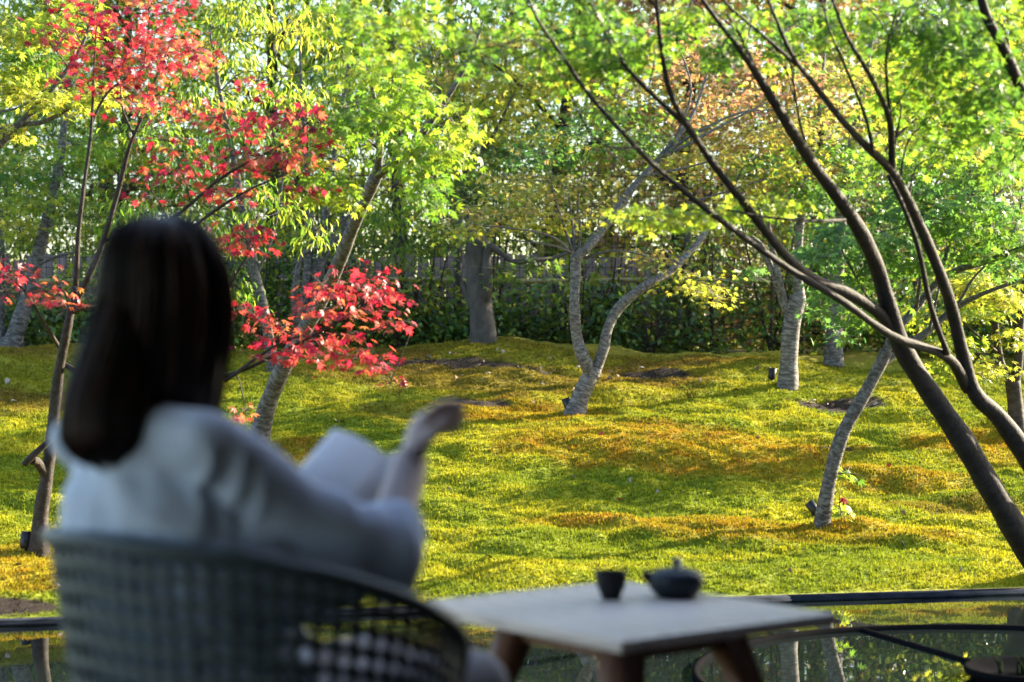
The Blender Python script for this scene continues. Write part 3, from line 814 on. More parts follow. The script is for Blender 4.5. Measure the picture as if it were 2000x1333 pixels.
T.sprays_px([
 (1490, 330, D0 - .2, 130, 60, 90, 'teal'), (1470, 540, D0 - .3, 50, 30, 20, 'teal'), (1560, 360, D0 - .2, 140, 60, 90, 'green'), (1620, 300, D0, 160, 60, 80, 'green'), (1600, 390, D0 - .2, 120, 50, 70, 'teal'), (1480, 430, D0 - .2, 80, 40, 30, 'green'), (1660, 340, D0, 120, 60, 60, 'mid'), (1560, 290, D0, 120, 50, 60, 'yellow'), (1620, 220, D0, 160, 60, 80, 'ochre'), (1640, 140, D0, 180, 70, 90, 'ochre'),
], .042, 3.2, 'm7', .5, .45)
T.finish(M_LEAF, 120)

# --- leaning maple at the right, standing on the lower slope
b0 = hit(1607, 1022); D0 = b0[1]
T = Tree("curved_maple", zbase(b0), "curved grey maple with blue-green leaves on the lower slope, spotlight at its foot", None, M_BARK_GREY)
T.limb([(1604, 1036, D0, 36), (1616, 960, D0, 34), (1632, 890, D0, 33), (1652, 835, D0, 32), (1690, 768, D0, 31), (1718, 715, D0, 30), (1732, 685, D0, 29)], "trunk", 14, 6, .04)
T.limb([(1728, 695, D0, 24), (1748, 650, D0, 20), (1790, 600, D0 + .05, 18), (1828, 555, D0 + .1, 18), (1870, 528, D0 + .1, 16), (1930, 510, D0, 14), (2000, 482, D0 - .1, 12), (2080, 440, D0 - .2, 9)], "limb", 12)
T.limb([(1722, 712, D0, 18), (1760, 685, D0 + .05, 18), (1815, 645, D0 + .1, 17), (1868, 600, D0 + .1, 15), (1930, 570, D0, 10), (2000, 546, D0, 8), (2070, 530, D0, 5)], "limb", 12)
for pts in ([(1828, 555, D0, 12), (1860, 470, D0, 9), (1900, 420, D0, 7), (1960, 370, D0, 5)], [(1790, 600, D0, 10), (1800, 500, D0 - .2, 8), (1780, 420, D0 - .3, 6), (1760, 330, D0 - .4, 4)], [(1930, 510, D0, 9), (1935, 430, D0, 6), (1945, 350, D0, 4)],
            [(1868, 600, D0, 9), (1900, 545, D0, 6), (1925, 520, D0, 4)], [(1815, 645, D0, 9), (1830, 580, D0, 6), (1850, 480, D0, 4)], [(1748, 650, D0, 9), (1700, 590, D0 - .2, 7), (1660, 520, D0 - .4, 5), (1630, 460, D0 - .5, 3)], [(1960, 500, D0, 8), (1990, 420, D0, 5), (2000, 330, D0, 3)]):
    T.limb(pts, "branch", 7, 4)
T.sprays_px([
 (1640, 450, D0 - .5, 130, 50, 60, 'teal'), (1600, 500, D0 - .5, 100, 50, 40, 'teal'), (1620, 570, D0 - .4, 90, 50, 36, 'teal'), (1690, 520, D0 - .4, 120, 60, 60, 'green'), (1740, 450, D0 - .4, 140, 60, 70, 'teal'), (1690, 610, D0 - .3, 100, 40, 40, 'green'),
 (1790, 380, D0 - .3, 160, 70, 90, 'teal'), (1850, 440, D0 - .2, 150, 70, 90, 'green'), (1900, 380, D0 - .2, 160, 70, 90, 'teal'), (1960, 440, D0 - .2, 140, 70, 80, 'green'), (1960, 330, D0 - .2, 130, 70, 70, 'fresh'), (1830, 320, D0 - .3, 150, 60, 70, 'fresh'), (1740, 330, D0 - .4, 130, 50, 50, 'fresh'), (1890, 300, D0, 140, 50, 50, 'ochre'),
 (1790, 520, D0 - .2, 120, 50, 50, 'green'), (1900, 500, D0 - .2, 100, 40, 30, 'green'), (1980, 520, D0, 90, 50, 30, 'teal'), (1650, 640, D0 - .2, 60, 40, 16, 'teal'), (1600, 610, D0 - .2, 50, 30, 12, 'teal'),
 (1640, 990, D0, 34, 30, 9, 'lime'), (1652, 925, D0, 20, 22, 6, 'fresh'),
], .042, 3.8, 'm7', .5, .5)
p = P(1648, 973, D0 - .05)
T.spray(p, (.03, .03, .02), 3, 'redor', .05, 'm7', .5, 1, False)
T.finish(M_LEAF, 220)

# --- maple at the right border, behind the curved one
b0 = hit(1985, 845); D0 = b0[1]
T = Tree("yellow_maple", zbase(b0), "grey-brown forked maple with lemon yellow leaves far up the right slope", None, M_BARK_BROWN)
T.limb([(1987, 858, D0, 40), (1984, 800, D0, 38), (1978, 745, D0, 36)], "trunk", 12, 6, .03)
T.limb([(1978, 755, D0, 26), (1955, 712, D0, 20), (1946, 660, D0, 18), (1942, 600, D0, 16), (1946, 540, D0, 14), (1950, 460, D0, 10), (1960, 380, D0, 6)], "limb", 12)
T.limb([(1980, 755, D0, 30), (1990, 700, D0, 22), (1992, 640, D0, 19), (2000, 560, D0, 15), (2020, 460, D0, 10)], "limb", 12)
T.limb([(1950, 690, D0, 8), (1915, 660, D0 - .2, 6), (1870, 620, D0 - .3, 4)], "branch")
T.limb([(1955, 712, D0, 8), (1910, 690, D0 - .2, 6), (1860, 690, D0 - .3, 4)], "branch")
T.sprays_px([
 (1900, 560, D0 - .2, 120, 40, 80, 'yellow'), (1960, 590, D0 - .2, 120, 50, 90, 'yellow'), (1900, 620, D0 - .3, 120, 40, 70, 'lime'), (1860, 680, D0 - .3, 120, 40, 80, 'lime'), (1920, 710, D0 - .3, 110, 35, 60, 'yellow'), (1880, 730, D0 - .3, 90, 30, 30, 'lime'), (1980, 660, D0 - .2, 70, 40, 40, 'yellow'), (1840, 720, D0 - .3, 70, 25, 24, 'lime'), (1970, 520, D0, 120, 40, 60, 'yellow'), (1870, 530, D0, 100, 30, 40, 'lime'), (1800, 620, D0, 90, 40, 40, 'lime'),
], .042, 2.8, 'm7', .45, .45)
T.finish(M_LEAF, 150)

# --- big old stump of a tree with a sideways branch
b0 = hit(940, 671); D0 = b0[1]
T = Tree("pollard_tree", zbase(b0), "thick grey trunk cut off at the top with one crooked side branch", None, M_BARK_SMOOTH)
T.limb([(944, 690, D0, 66), (943, 640, D0, 60), (938, 590, D0, 58), (934, 540, D0, 56), (932, 490, D0, 56), (934, 462, D0, 52)], "trunk", 16, 6, .05)
T.limb([(940, 600, D0 - .02, 26), (952, 560, D0 - .08, 26), (950, 510, D0 - .08, 24), (958, 484, D0 - .08, 22), (985, 500, D0 - .1, 13), (1005, 512, D0 - .1, 12), (1040, 508, D0 - .1, 11), (1080, 505, D0, 10), (1112, 492, D0, 8), (1150, 480, D0, 5)], "limb", 10)
T.limb([(925, 600, D0, 24), (912, 575, D0, 18), (903, 550, D0, 13)], "limb", 10)
T.limb([(935, 470, D0, 40), (950, 455, D0, 22), (962, 462, D0, 18)], "limb", 10)
T.limb([(930, 475, D0 + .05, 22), (915, 430, D0 + .1, 18), (905, 340, D0 + .2, 14), (880, 250, D0 + .3, 9), (850, 150, D0 + .3, 5)], "limb", 10)
T.limb([(905, 340, D0 + .2, 11), (960, 270, D0 + .2, 8), (1000, 190, D0 + .2, 5)], "limb", 8)
T.sprays_px([
 (880, 430, D0 - .1, 110, 60, 60, 'mid'), (960, 380, D0, 160, 60, 100, 'dark'), (900, 340, D0, 160, 70, 90, 'mid'), (990, 310, D0 + .1, 160, 60, 90, 'dark'), (860, 250, D0 + .2, 170, 70, 110, 'green'), (960, 230, D0 + .2, 180, 70, 120, 'yellow'), (1030, 170, D0 + .3, 200, 70, 130, 'yellow'), (900, 150, D0 + .3, 180, 70, 120, 'ochre'), (980, 90, D0 + .3, 180, 60, 110, 'ochre'), (1060, 250, D0 + .2, 140, 60, 80, 'yellow'), (1100, 130, D0 + .3, 150, 60, 80, 'yellow'), (1050, 520, D0, 100, 40, 40, 'mid'), (980, 530, D0, 80, 40, 30, 'mid'),
], .050, 2.6, 'm5', .6, .45)
T.finish(M_LEAF, 0)

# --- tree at the left border with a swept grey trunk
b0 = hit(20, 675); D0 = b0[1]
T = Tree("swept_trunk_tree", zbase(b0), "grey ringed trunk swept to one side, rooted where moss meets hedge", None, M_BARK_GREY)
T.limb([(15, 700, D0, 60), (30, 655, D0, 44), (50, 590, D0, 36), (66, 530, D0, 33), (84, 460, D0, 30), (102, 390, D0, 26), (120, 300, D0, 20), (130, 200, D0, 14), (150, 90, D0, 8)], "trunk", 14, 5, .03)
T.limb([(25, 668, D0, 30), (0, 672, D0, 26), (-40, 680, D0, 20)], "root", 10)
T.limb([(5, 690, D0 + .1, 22), (2, 600, D0 + .1, 18), (-5, 520, D0 + .1, 16), (-10, 400, D0 + .1, 12)], "limb", 10)
T.limb([(70, 520, D0, 9), (110, 502, D0 - .1, 7), (160, 490, D0 - .2, 5)], "branch", 8)
T.sprays_px([
 (50, 400, D0 - .2, 160, 50, 90, 'lime'), (30, 440, D0 - .2, 100, 40, 50, 'yellow'), (120, 350, D0, 160, 60, 90, 'green'), (40, 320, D0, 160, 60, 90, 'green'), (150, 420, D0, 140, 60, 70, 'mid'), (170, 280, D0, 160, 60, 80, 'fresh'), (60, 240, D0, 160, 60, 80, 'green'), (130, 130, D0, 160, 60, 80, 'lime'), (40, 470, D0, 90, 30, 30, 'lime'),
], .048, 2.6, 'm5', .5, .5)
T.finish(M_LEAF, 0)

# --- limb of a maple standing left of the picture
T = Tree("overhanging_maple", zbase(P(-260, 900, 11.0)), "maple reaching in with a bare forked bough and sunlit yellow leaves", None, M_BARK_GREY)
T.limb([(-260, 920, 11.0, 60), (-240, 700, 11, 50), (-170, 480, 11, 44), (-80, 340, 11, 38), (-10, 285, 11, 30), (35, 248, 11, 24)], "trunk", 12, 5, .03)
T.limb([(35, 248, 11, 20), (70, 210, 11, 16), (110, 165, 11, 13), (150, 110, 11, 10), (175, 50, 11, 7), (190, -30, 11, 5)], "limb", 10)
T.limb([(40, 243, 11, 14), (80, 240, 11, 12), (120, 222, 11, 10), (165, 190, 11, 8), (205, 180, 11.1, 5), (260, 160, 11.2, 3)], "limb", 10)
T.limb([(10, 268, 11, 10), (-10, 225, 10.9, 8), (40, 210, 10.8, 6), (90, 175, 10.8, 4), (130, 160, 10.8, 3)], "limb", 8)
T.sprays_px([
 (40, 140, 11, 140, 50, 110, 'lime'), (100, 60, 11, 150, 60, 90, 'lime'), (30, 60, 11, 120, 60, 70, 'yellow'), (110, 200, 10.9, 130, 40, 70, 'yellow'), (30, 175, 10.9, 120, 40, 70, 'yellow'), (60, 110, 11, 120, 40, 70, 'green'), (20, 250, 10.9, 60, 30, 20, 'yellow'), (200, 190, 11, 100, 30, 40, 'yellow'), (150, 20, 11, 120, 50, 60, 'lime'),
], .042, 3.2, 'm7', .5, .45)
T.finish(M_LEAF, 120)

# --- clump of stems with long hanging leaves, behind the leaning maple
b0 = hit(535, 726); D0 = b0[1]
T = Tree("long_leaved_tree", zbase(b0), "dark-stemmed tree with long drooping leaves near the swept red sprays", None, M_BARK_GREY)
T.limb([(538, 735, D0, 30), (528, 680, D0, 26), (515, 600, D0, 24), (500, 540, D0, 22), (488, 470, D0, 20), (470, 390, D0, 19), (455, 300, D0, 15), (430, 180, D0, 10), (410, 60, D0, 6)], "trunk", 12, 5, .03)
T.limb([(520, 620, D0, 14), (500, 560, D0 + .1, 14), (480, 500, D0 + .1, 12), (455, 420, D0 + .1, 8)], "limb", 10)
T.limb([(500, 540, D0, 9), (530, 470, D0, 7), (545, 400, D0, 6), (560, 300, D0, 4)], "limb", 8)
lst = []
for (px, py, w, h, n, pal) in [(430, 480, 120, 60, 40, 'fresh'), (460, 560, 90, 60, 36, 'fresh'), (400, 420, 160, 60, 50, 'lime'), (500, 400, 140, 70, 50, 'fresh'), (350, 330, 160, 80, 60, 'green'), (260, 430, 140, 80, 60, 'fresh'), (250, 520, 90, 60, 40, 'fresh'), (480, 250, 160, 80, 60, 'green'), (380, 200, 160, 80, 60, 'lime'), (560, 400, 120, 60, 40, 'lime'), (300, 250, 140, 80, 50, 'fresh'), (560, 150, 170, 80, 70, 'lime'), (450, 110, 170, 80, 70, 'lime'), (620, 450, 90, 50, 30, 'lime'), (600, 60, 150, 70, 60, 'yellow'), (480, 30, 150, 60, 60, 'lime')]:
    lst.append((px, py, D0 - .1, w, h, n, pal))
T.sprays_px(lst, .078, 2.6, 'long', .5, 1.0)
T.finish(M_LEAF, 120)

b0 = hit(590, 676); D0 = b0[1] + .3
T = Tree("multi_stem_tree", zbase(P(596, 676, D0)), "cluster of slim grey stems rising between hedge and leaning trunk", None, M_BARK_GREY)
T.limb([(580, 700, D0, 26), (590, 620, D0, 24), (600, 540, D0, 22), (606, 450, D0, 19), (600, 330, D0, 14), (590, 200, D0, 9), (585, 60, D0, 5)], "trunk", 12, 5, .03)
T.limb([(600, 690, D0, 24), (612, 600, D0, 22), (622, 520, D0, 22), (632, 440, D0, 20), (650, 330, D0, 15), (670, 200, D0, 10), (690, 60, D0, 5)], "trunk", 12, 5, .03)
T.limb([(585, 650, D0 - .2, 20), (575, 590, D0 - .3, 18), (590, 500, D0 - .3, 14), (640, 480, D0 - .3, 9), (690, 440, D0 - .3, 5)], "limb", 10)
T.limb([(606, 600, D0 - .2, 10), (640, 500, D0 - .3, 8), (660, 440, D0 - .3, 7), (720, 400, D0 - .3, 4)], "limb", 8)
lst = []
for (px, py, w, h, n, pal) in [(740, 430, 120, 60, 50, 'fresh'), (780, 480, 100, 60, 46, 'mid'), (700, 480, 100, 50, 36, 'mid'), (780, 400, 120, 70, 50, 'lime'), (820, 340, 120, 70, 50, 'yellow'), (790, 250, 120, 80, 60, 'yellow'), (780, 150, 120, 80, 60, 'lime'), (700, 100, 150, 80, 60, 'lime'), (620, 180, 140, 80, 60, 'green'), (640, 280, 140, 80, 50, 'lime'), (840, 90, 140, 80, 60, 'lime'), (860, 190, 120, 70, 50, 'green'), (780, 40, 150, 60, 60, 'yellow'), (640, 30, 150, 60, 60, 'fresh'), (560, 460, 100, 60, 40, 'lime'), (560, 250, 120, 60, 50, 'lime')]:
    lst.append((px, py, D0 + rng.uniform(-.2, .5), w, h, n, pal))
T.sprays_px(lst, .074, 2.6, 'long', .5, .9)
T.finish(M_LEAF, 0)

# --- stout trunk in the hedge behind the ringed tree
b0 = P(1630, 692, 14.6)
T = Tree("hedge_tree", zbase(b0), "stout grey trunk half hidden in the hedge beside the ringed tree", None, M_BARK_GREY)
D0 = 14.6
T.limb([(1628, 720, D0, 40), (1630, 640, D0, 38), (1633, 560, D0, 36), (1640, 450, D0, 30), (1660, 300, D0, 20), (1690, 150, D0, 12), (1710, 20, D0, 7)], "trunk", 14, 5, .03)
T.limb([(1640, 450, D0, 18), (1700, 330, D0, 12), (1780, 240, D0, 7), (1860, 190, D0, 4)], "limb", 8)
lst = []
for (px, py, w, h, n, pal) in [(1640, 380, 180, 80, 100, 'mid'), (1700, 260, 200, 90, 120, 'yellow'), (1780, 200, 200, 90, 120, 'lime'), (1660, 170, 200, 90, 120, 'ochre'), (1740, 90, 200, 80, 110, 'lime'), (1860, 160, 180, 80, 90, 'yellow'), (1600, 420, 130, 60, 60, 'dark'), (1800, 300, 180, 70, 80, 'mid')]:
    lst.append((px, py, D0, w, h, n, pal))
T.sprays_px(lst, .050, 2.6, 'm5', .6, .45)
T.finish(M_LEAF, 0)

# ------------------------------------------------------------------ fence behind the mound
FY = 16.0
M_BOARD = mat_plain("fence_board", (.23, .17, .15), .8, 0, 9, .25, .15, stretch=(9, 9, .8))
M_BAMBOO = mat_plain("bamboo", (.36, .28, .12), .45, 0, 12, .25, .05, stretch=(1, 6, 6))
M_WIRE = mat_plain("black_wire", (.015, .015, .015), .5, .3, 20, .1, 0)
fence = empty("garden_fence", (0, FY, .75), "board fence with bamboo rails and black wire mesh behind the hedge", "fence")
bm_ = []
for v in range(4):
    e = MB(); e.box((0, 0, 0), (.045 + .004 * (v % 3), .011, .52 + .01 * v)); e_me = e.build("board_tmp", M_BOARD, None, False)
    bm_.append(e_me.data); bpy.data.objects.remove(e_me)
x = -5.6
k = 0
while x < 5.6:
    if vnoise(np.array(x * .9 + 4.2), np.array(3.3)) < .36:
        x += .125; continue
    o = bpy.data.objects.new("board", bm_[k % 4]); link(o, fence)
    o.location = (x, .16 + rng.normal(0, .004), .50 + rng.normal(0, .012)); o.rotation_euler = (0, rng.normal(0, .006), 0)
    x += .118 + rng.uniform(-.006, .012); k += 1
e = MB()
for zz in np.arange(.75, 2.5, .085):
    e.box((0, FY + .06, zz), (5.6, .0022, .0022))
for xx in np.arange(-5.6, 5.6, .055):
    e.box((xx, FY + .066, 1.62), (.0022, .0022, .9))
e.build("wire_mesh", M_WIRE, fence, False)
for zz in (1.575, .98):
    e = MB()
    e.tube([(-5.6 + .7 * q_, FY, zz + .008 * math.sin(q_ * 2.1)) for q_ in range(17)], [.021] * 17, 10, 2)
    rl = e.build("bamboo_rail", M_BAMBOO, fence)
M_POST = mat_plain("fence_post", (.05, .042, .036), .75, 0, 8, .3, .2, stretch=(6, 6, 1))
for xx in np.arange(-5.2, 5.4, .95):
    e = MB(); e.tube([(xx, FY - .045, .6), (xx, FY - .045, 1.3), (xx + .01, FY - .045, 2.1)], [.03, .03, .028], 10, 2)
    e.build("post", M_POST, fence)

# hedge shrubs in front of it
def shrub(x, y, h, w, n, pal, label):
    b_ = zbase((x, y, 0), .03)
    T = Tree("hedge_shrub", b_, label, "hedge shrubs along the fence", M_BARK_BROWN, "shrub")
    for q_ in range(4):
        a = rng.uniform(0, 6.28); t = np.array([math.cos(a), math.sin(a), 0]) * w * .3
        T.limb_w(np.array([b_, b_ + t * .5 + [0, 0, h * .45], b_ + t + [0, 0, h * .95]]), np.array([.014, .010, .004]), "stem", 6, 3)
    m_ = int(n / 26)
    for q_ in range(m_):
        c = b_ + [rng.uniform(-w, w) * .5, rng.uniform(-.2, .2), h * rng.uniform(.04, 1.0) ** .9]
        T.spray(c, (.24, .2, .2), 26, pal[rng.integers(0, len(pal))], .068, 'oval2', .45, 1, True, 5)
    T.finish(M_LEAF_GLOSSY, 0)
x = -4.9; k = 0
while x < 5.0:
    h = (rng.uniform(.42, .7) if rng.random() < .6 else rng.uniform(.8, 1.2)) if not (-.5 < x < .5) else rng.uniform(.4, .55)
    shrub(x, 15.25 + rng.uniform(-.15, .3), h, .8, 1050, ['dark', 'mid', 'dark', 'green', 'lime'], "dense dark glossy shrub low in the hedge before the board fence" if h < .75 else "dense dark glossy shrub standing shoulder-high in the hedge before the board fence")  # lime leaves are coloured in for light leaking through the hedge
    x += rng.uniform(.42, .58); k += 1

x = -4.7
while x < 4.9:                                           # taller, airier shrubs between them
    shrub(x, 15.65 + rng.uniform(-.1, .1), rng.uniform(.9, 1.6), .8, 400, ['lime', 'green', 'lime', 'yellow'], "tall airy shrub with sunlit tint painted on its leaves, close against the board fence")  # lime and yellow leaf colours paint sunlit gaps into the shaded hedge
    x += rng.uniform(.5, .95); k += 1

# ------------------------------------------------------------------ trees beyond the fence
def far_tree(name, label, x, y, h, w, n, pals, size, tpl, bark, droop=.5, low=.8):
    b_ = np.array([x, y, .72])
    T = Tree(name, b_, label, "trees beyond the fence", bark)
    lean = rng.normal(0, .25, 2)
    tr = np.array([b_ + [0, 0, -.1], b_ + [lean[0] * .3, lean[1] * .3, h * .3], b_ + [lean[0], lean[1], h * .65], b_ + [lean[0] * 1.2, lean[1] * 1.2, h * .95]])
    T.limb_w(tr, np.array([.10, .08, .05, .015]), "trunk", 10, 4)
    for q_ in range(7):
        z0 = rng.uniform(.2, .75); a = rng.uniform(0, 6.28); ll = w * rng.uniform(.5, 1.0)
        p0 = b_ + [lean[0] * z0, lean[1] * z0, h * z0]
        d = np.array([math.cos(a), math.sin(a), 0])
        T.limb_w(np.array([p0, p0 + d * ll * .5 + [0, 0, ll * .35], p0 + d * ll + [0, 0, ll * .55]]), np.array([.035, .022, .008]), "limb", 7, 3)
    m_ = int(n / 40)
    for q_ in range(m_):
        a = rng.uniform(0, 6.28); rr_ = w * math.sqrt(rng.uniform(0, 1))
        zz = low + (h - low) * rng.uniform(0, 1) ** 1.15
        taper = 1 - .5 * max(0, (zz / h - .5)) * 2
        c = b_ + [math.cos(a) * rr_ * taper, math.sin(a) * rr_ * taper, zz]
        T.spray(c, (.42, .42, .26), 40, pals[rng.integers(0, len(pals))], size, tpl, droop, 1, True, 4)
    T.finish(M_LEAF, 0)
ft = [
 ("yellow_green_maple", "far maple with lime and yellow leaves behind the fence", ['lime', 'yellow', 'green'], .078, 'star', .5),
 ("evergreen_oak", "far dark evergreen with glossy hanging leaves behind the fence", ['dark', 'mid', 'green', 'mid', 'lime'], .088, 'blade', .9),
 ("autumn_maple", "far maple with ochre and salmon pink leaves behind the fence", ['ochre', 'pink', 'pink', 'yellow'], .078, 'star', .45),
 ("light_green_tree", "far tree with light green drooping leaves behind the fence", ['lime', 'fresh', 'mid'], .088, 'blade', 1.0)]
spots = [(-5.2, 18.2, 3), (-3.6, 17.6, 0), (-2.3, 18.6, 3), (-1.0, 17.8, 3), (.3, 18.4, 0), (1.5, 18.0, 2), (2.9, 18.4, 2), (4.2, 17.7, 0), (5.5, 18.5, 0),
         (-6.2, 21.5, 1), (-4.4, 21.0, 1), (-2.5, 22.0, 0), (-.6, 21.5, 1), (1.2, 22, 1), (3.0, 21.5, 3), (4.9, 21.2, 1), (6.8, 21.8, 0)]
spots += [(-8, 26.5, 3), (-5.5, 26, 1), (-3.2, 27, 0), (-1, 26, 3), (1.3, 27, 1), (3.6, 26, 0), (6, 27, 1), (8.4, 26.5, 3)]
for (x, y, kd) in spots:
    nm, lb, pl, sz, tp_, dr = ft[kd]
    far_tree(nm, lb, x, y, rng.uniform(4.6, 5.6) if y < 20 else (rng.uniform(5.2, 6.6) if y < 24 else rng.uniform(6.4, 7.6)), 1.2 if y < 20 else (1.6 if y < 24 else 2.1), 10500 if y < 20 else 9000, pl, sz, tp_, M_BARK_BROWN, dr, .3)

# ------------------------------------------------------------------ small things in the garden
M_SPOT = mat_plain("spot_black", (.02, .021, .025), .45, .4, 20, .2, 0)
def spotlight(px, py, label, aim):
    p = hit(px, py); p = zbase(p, 0)
    t = empty("garden_spotlight", tuple(p), label, "spotlight", None)
    e = MB(); e.tube([p + [0, 0, -.06], p + [0, 0, .03]], [.008, .008], 8, 1); e.build("spike", M_SPOT, t)
    a = np.array(aim, float); a /= np.linalg.norm(a)
    e = MB(); e.lathe(p + np.array([0, 0, .055]) - a * .045, [(.018, 0), (.026, .012), (.028, .085), (.024, .085), (.022, .07), (.001, .07)], 18, a)
    e.build("lamp_head", M_SPOT, t)
spotlight(1588, 1012, "small black spotlight at the foot of the curved maple", (-.55, .2, .7))
spotlight(1508, 745, "small black spotlight at the foot of the ringed tree", (.15, -.1, .9))
spotlight(50, 1078, "small black spotlight at the foot of the red maple", (.1, .1, .9))
spotlight(1108, 806, "small dark spotlight tucked behind the forked maple's foot", (-.3, .1, .8))

M_DRY = [mat_plain("dry_leaf_pale", (.30, .25, .20), .7, 0, 40, .25), mat_plain("dry_leaf_brown", (.16, .085, .04), .7, 0, 40, .3), mat_plain("dry_leaf_red", (.42, .05, .03), .6, 0, 40, .3)]
DL = ["pale dry leaf fallen on the moss", "brown dry leaf fallen on the moss", "red fallen leaf lying on the moss"]
dm = []
for k in range(3):
    tv, tf = oval_template(.3, .35)
    me = fast_mesh("fallen_leaf", tv * [1, 1, 1.3], tf.ravel(), np.arange(len(tf)) * 3); me.materials.append(M_DRY[k]); dm.append(me)
fl = [(655, 828, 0), (605, 905, 0), (972, 898, 0), (1052, 912, 1), (1115, 937, 0), (1235, 938, 0), (1287, 968, 0), (900, 798, 0), (925, 760, 0), (1035, 792, 0), (790, 760, 1), (870, 718, 0), (985, 690, 0), (1010, 720, 0), (960, 735, 0), (1120, 765, 0), (1260, 725, 0), (1255, 740, 0), (1195, 743, 0), (1350, 700, 0), (1480, 720, 1), (1755, 1062, 0), (1875, 1117, 0), (1740, 915, 2), (1760, 1005, 1), (1475, 860, 0), (1370, 745, 0), (720, 800, 0), (675, 830, 1), (760, 705, 0), (830, 700, 0), (650, 690, 0), (620, 745, 2), (15, 745, 0), (5, 740, 1), (40, 1110, 0), (110, 1150, 0), (95, 1155, 0), (700, 690, 0), (870, 962, 0), (945, 1095, 1), (1175, 850, 2), (1210, 980, 2), (1715, 792, 0), (1965, 915, 1), (1430, 770, 1), (20, 790, 0), (1060, 700, 1), (890, 740, 1), (1540, 1120, 1)]
for (px, py, k) in fl:
    p = hit(px, py); p[2] += .022
    o = bpy.data.objects.new("fallen_leaf", dm[k]); link(o)
    o.location = tuple(p); o.rotation_euler = (rng.normal(-.25, .35), rng.normal(0, .35), rng.uniform(0, 6.28)); s_ = rng.uniform(.035, .062); o.scale = (s_, s_, s_)
    tag(o, DL[k], "leaf", DL[k].replace("leaf", "leaves", 1))
for q_ in range(90):                                     # litter round the bare soil
    cx_, cy_, rx, ry = [(-.45, 13.9, .8, .3), (.6, 13.9, 1.3, .35), (2.25, 13.2, .45, .18)][q_ % 3]
    x, y = cx_ + rng.normal(0, rx * .6), cy_ + rng.normal(0, ry * .6)
    k = int(rng.random() < .4)
    o = bpy.data.objects.new("fallen_leaf", dm[k]); link(o)
    o.location = (x, y, float(terrain(x, y)) + .02); o.rotation_euler = (rng.normal(-.2, .4), rng.normal(0, .4), rng.uniform(0, 6.28)); s_ = rng.uniform(.02, .045); o.scale = (s_, s_, s_)
    tag(o, ["pale", "brown"][k] + " dry leaf in the litter round the bare soil", "leaf", "leaf litter round the bare soil")

# ------------------------------------------------------------------ the table
M_TEAK = mat_plain("teak_sky_sheen", (.74, .62, .55), .34, 0, 5, .32, .10, .6, stretch=(1, 14, 14))  # pale base colour paints in the bright skylight on the table top
M_TEAK_D = mat_plain("brown_teak", (.17, .075, .04), .5, 0, 5, .3, .12, .4, stretch=(6, 6, 1))
tc_ = np.array([.232, 4.095, 0]); tz = .553
u_ = np.array([.616, -.787, 0]); u_ /= np.linalg.norm(u_); v_ = np.array([-u_[1], u_[0], 0])
table = empty("wooden_table", (tc_[0], tc_[1], 0), "low square wooden side table with slatted top and splayed legs", "table")
hu, hv = .345, .30
ns = 8; pitch = (2 * hv - .07) / ns
M_T = np.eye(4); M_T[:3, 0] = u_; M_T[:3, 1] = v_
def local_box(name, c, half, mat, parent, bev=.003, basis=None):
    bm = bmesh.new(); bmesh.ops.create_cube(bm, size=2)
    bmesh.ops.scale(bm, vec=half, verts=bm.verts)
    bmesh.ops.bevel(bm, geom=bm.edges[:], offset=bev, segments=2, affect='EDGES')
    me = bpy.data.meshes.new(name); bm.to_mesh(me); bm.free(); me.materials.append(mat)
    o = bpy.data.objects.new(name, me); link(o, parent)
    b4 = np.eye(4) if basis is None else basis.copy()
    b4[:3, 3] = np.asarray(c, float)
    o.matrix_parent_inverse = Matrix.Translation(-parent.location)
    o.matrix_basis = Matrix(b4.tolist())
    return o
for k in range(ns):
    off = -hv + .035 + pitch * (k + .5)
    local_box("slat", tc_ + v_ * off + [0, 0, tz - .011], (hu - .036, pitch / 2 - .006, .011), M_TEAK, table, .003, M_T)
for s_ in (-1, 1):
    local_box("top_rail", tc_ + v_ * s_ * (hv - .0165) + [0, 0, tz - .0115], (hu, .0165, .0115), M_TEAK, table, .003, M_T)
    local_box("breadboard_end", tc_ + u_ * s_ * (hu - .0175) + [0, 0, tz - .0115], (.0175, hv - .0345, .0115), M_TEAK, table, .003, M_T)
    local_box("apron", tc_ + v_ * s_ * (hv * .50) + [0, 0, tz - .050], (hu * .42, .011, .024), M_TEAK_D, table, .002, M_T)
    local_box("apron", tc_ + u_ * s_ * (hu * .50) + [0, 0, tz - .050], (.011, hv * .42, .024), M_TEAK_D, table, .002, M_T)
for su in (-1, 1):
    for sv in (-1, 1):
        top = tc_ + u_ * su * hu * .46 + v_ * sv * hv * .46 + [0, 0, tz - .024]
        bot = tc_ + u_ * su * hu * .95 + v_ * sv * hv * .95
        d = top - bot; d = d / np.linalg.norm(d)
        xx = u_ - d * u_.dot(d); xx /= np.linalg.norm(xx); yy = np.cross(d, xx)
        e = MB(); hl = np.linalg.norm(top - bot) / 2
        vv = []
        for z_, w_ in ((0, .022), (1, .036)):
            c = bot + (top - bot) * z_
            for (a, b_) in ((-1, -1), (1, -1), (1, 1), (-1, 1)):
                q = c + xx * a * w_ + yy * b_ * w_
                q[2] = c[2]
                vv.append(q)
        e.add(vv, [(3, 2, 1, 0), (4, 5, 6, 7), (0, 1, 5, 4), (1, 2, 6, 5), (2, 3, 7, 6), (3, 0, 4, 7)])
        e.build("leg", M_TEAK_D, table, False)

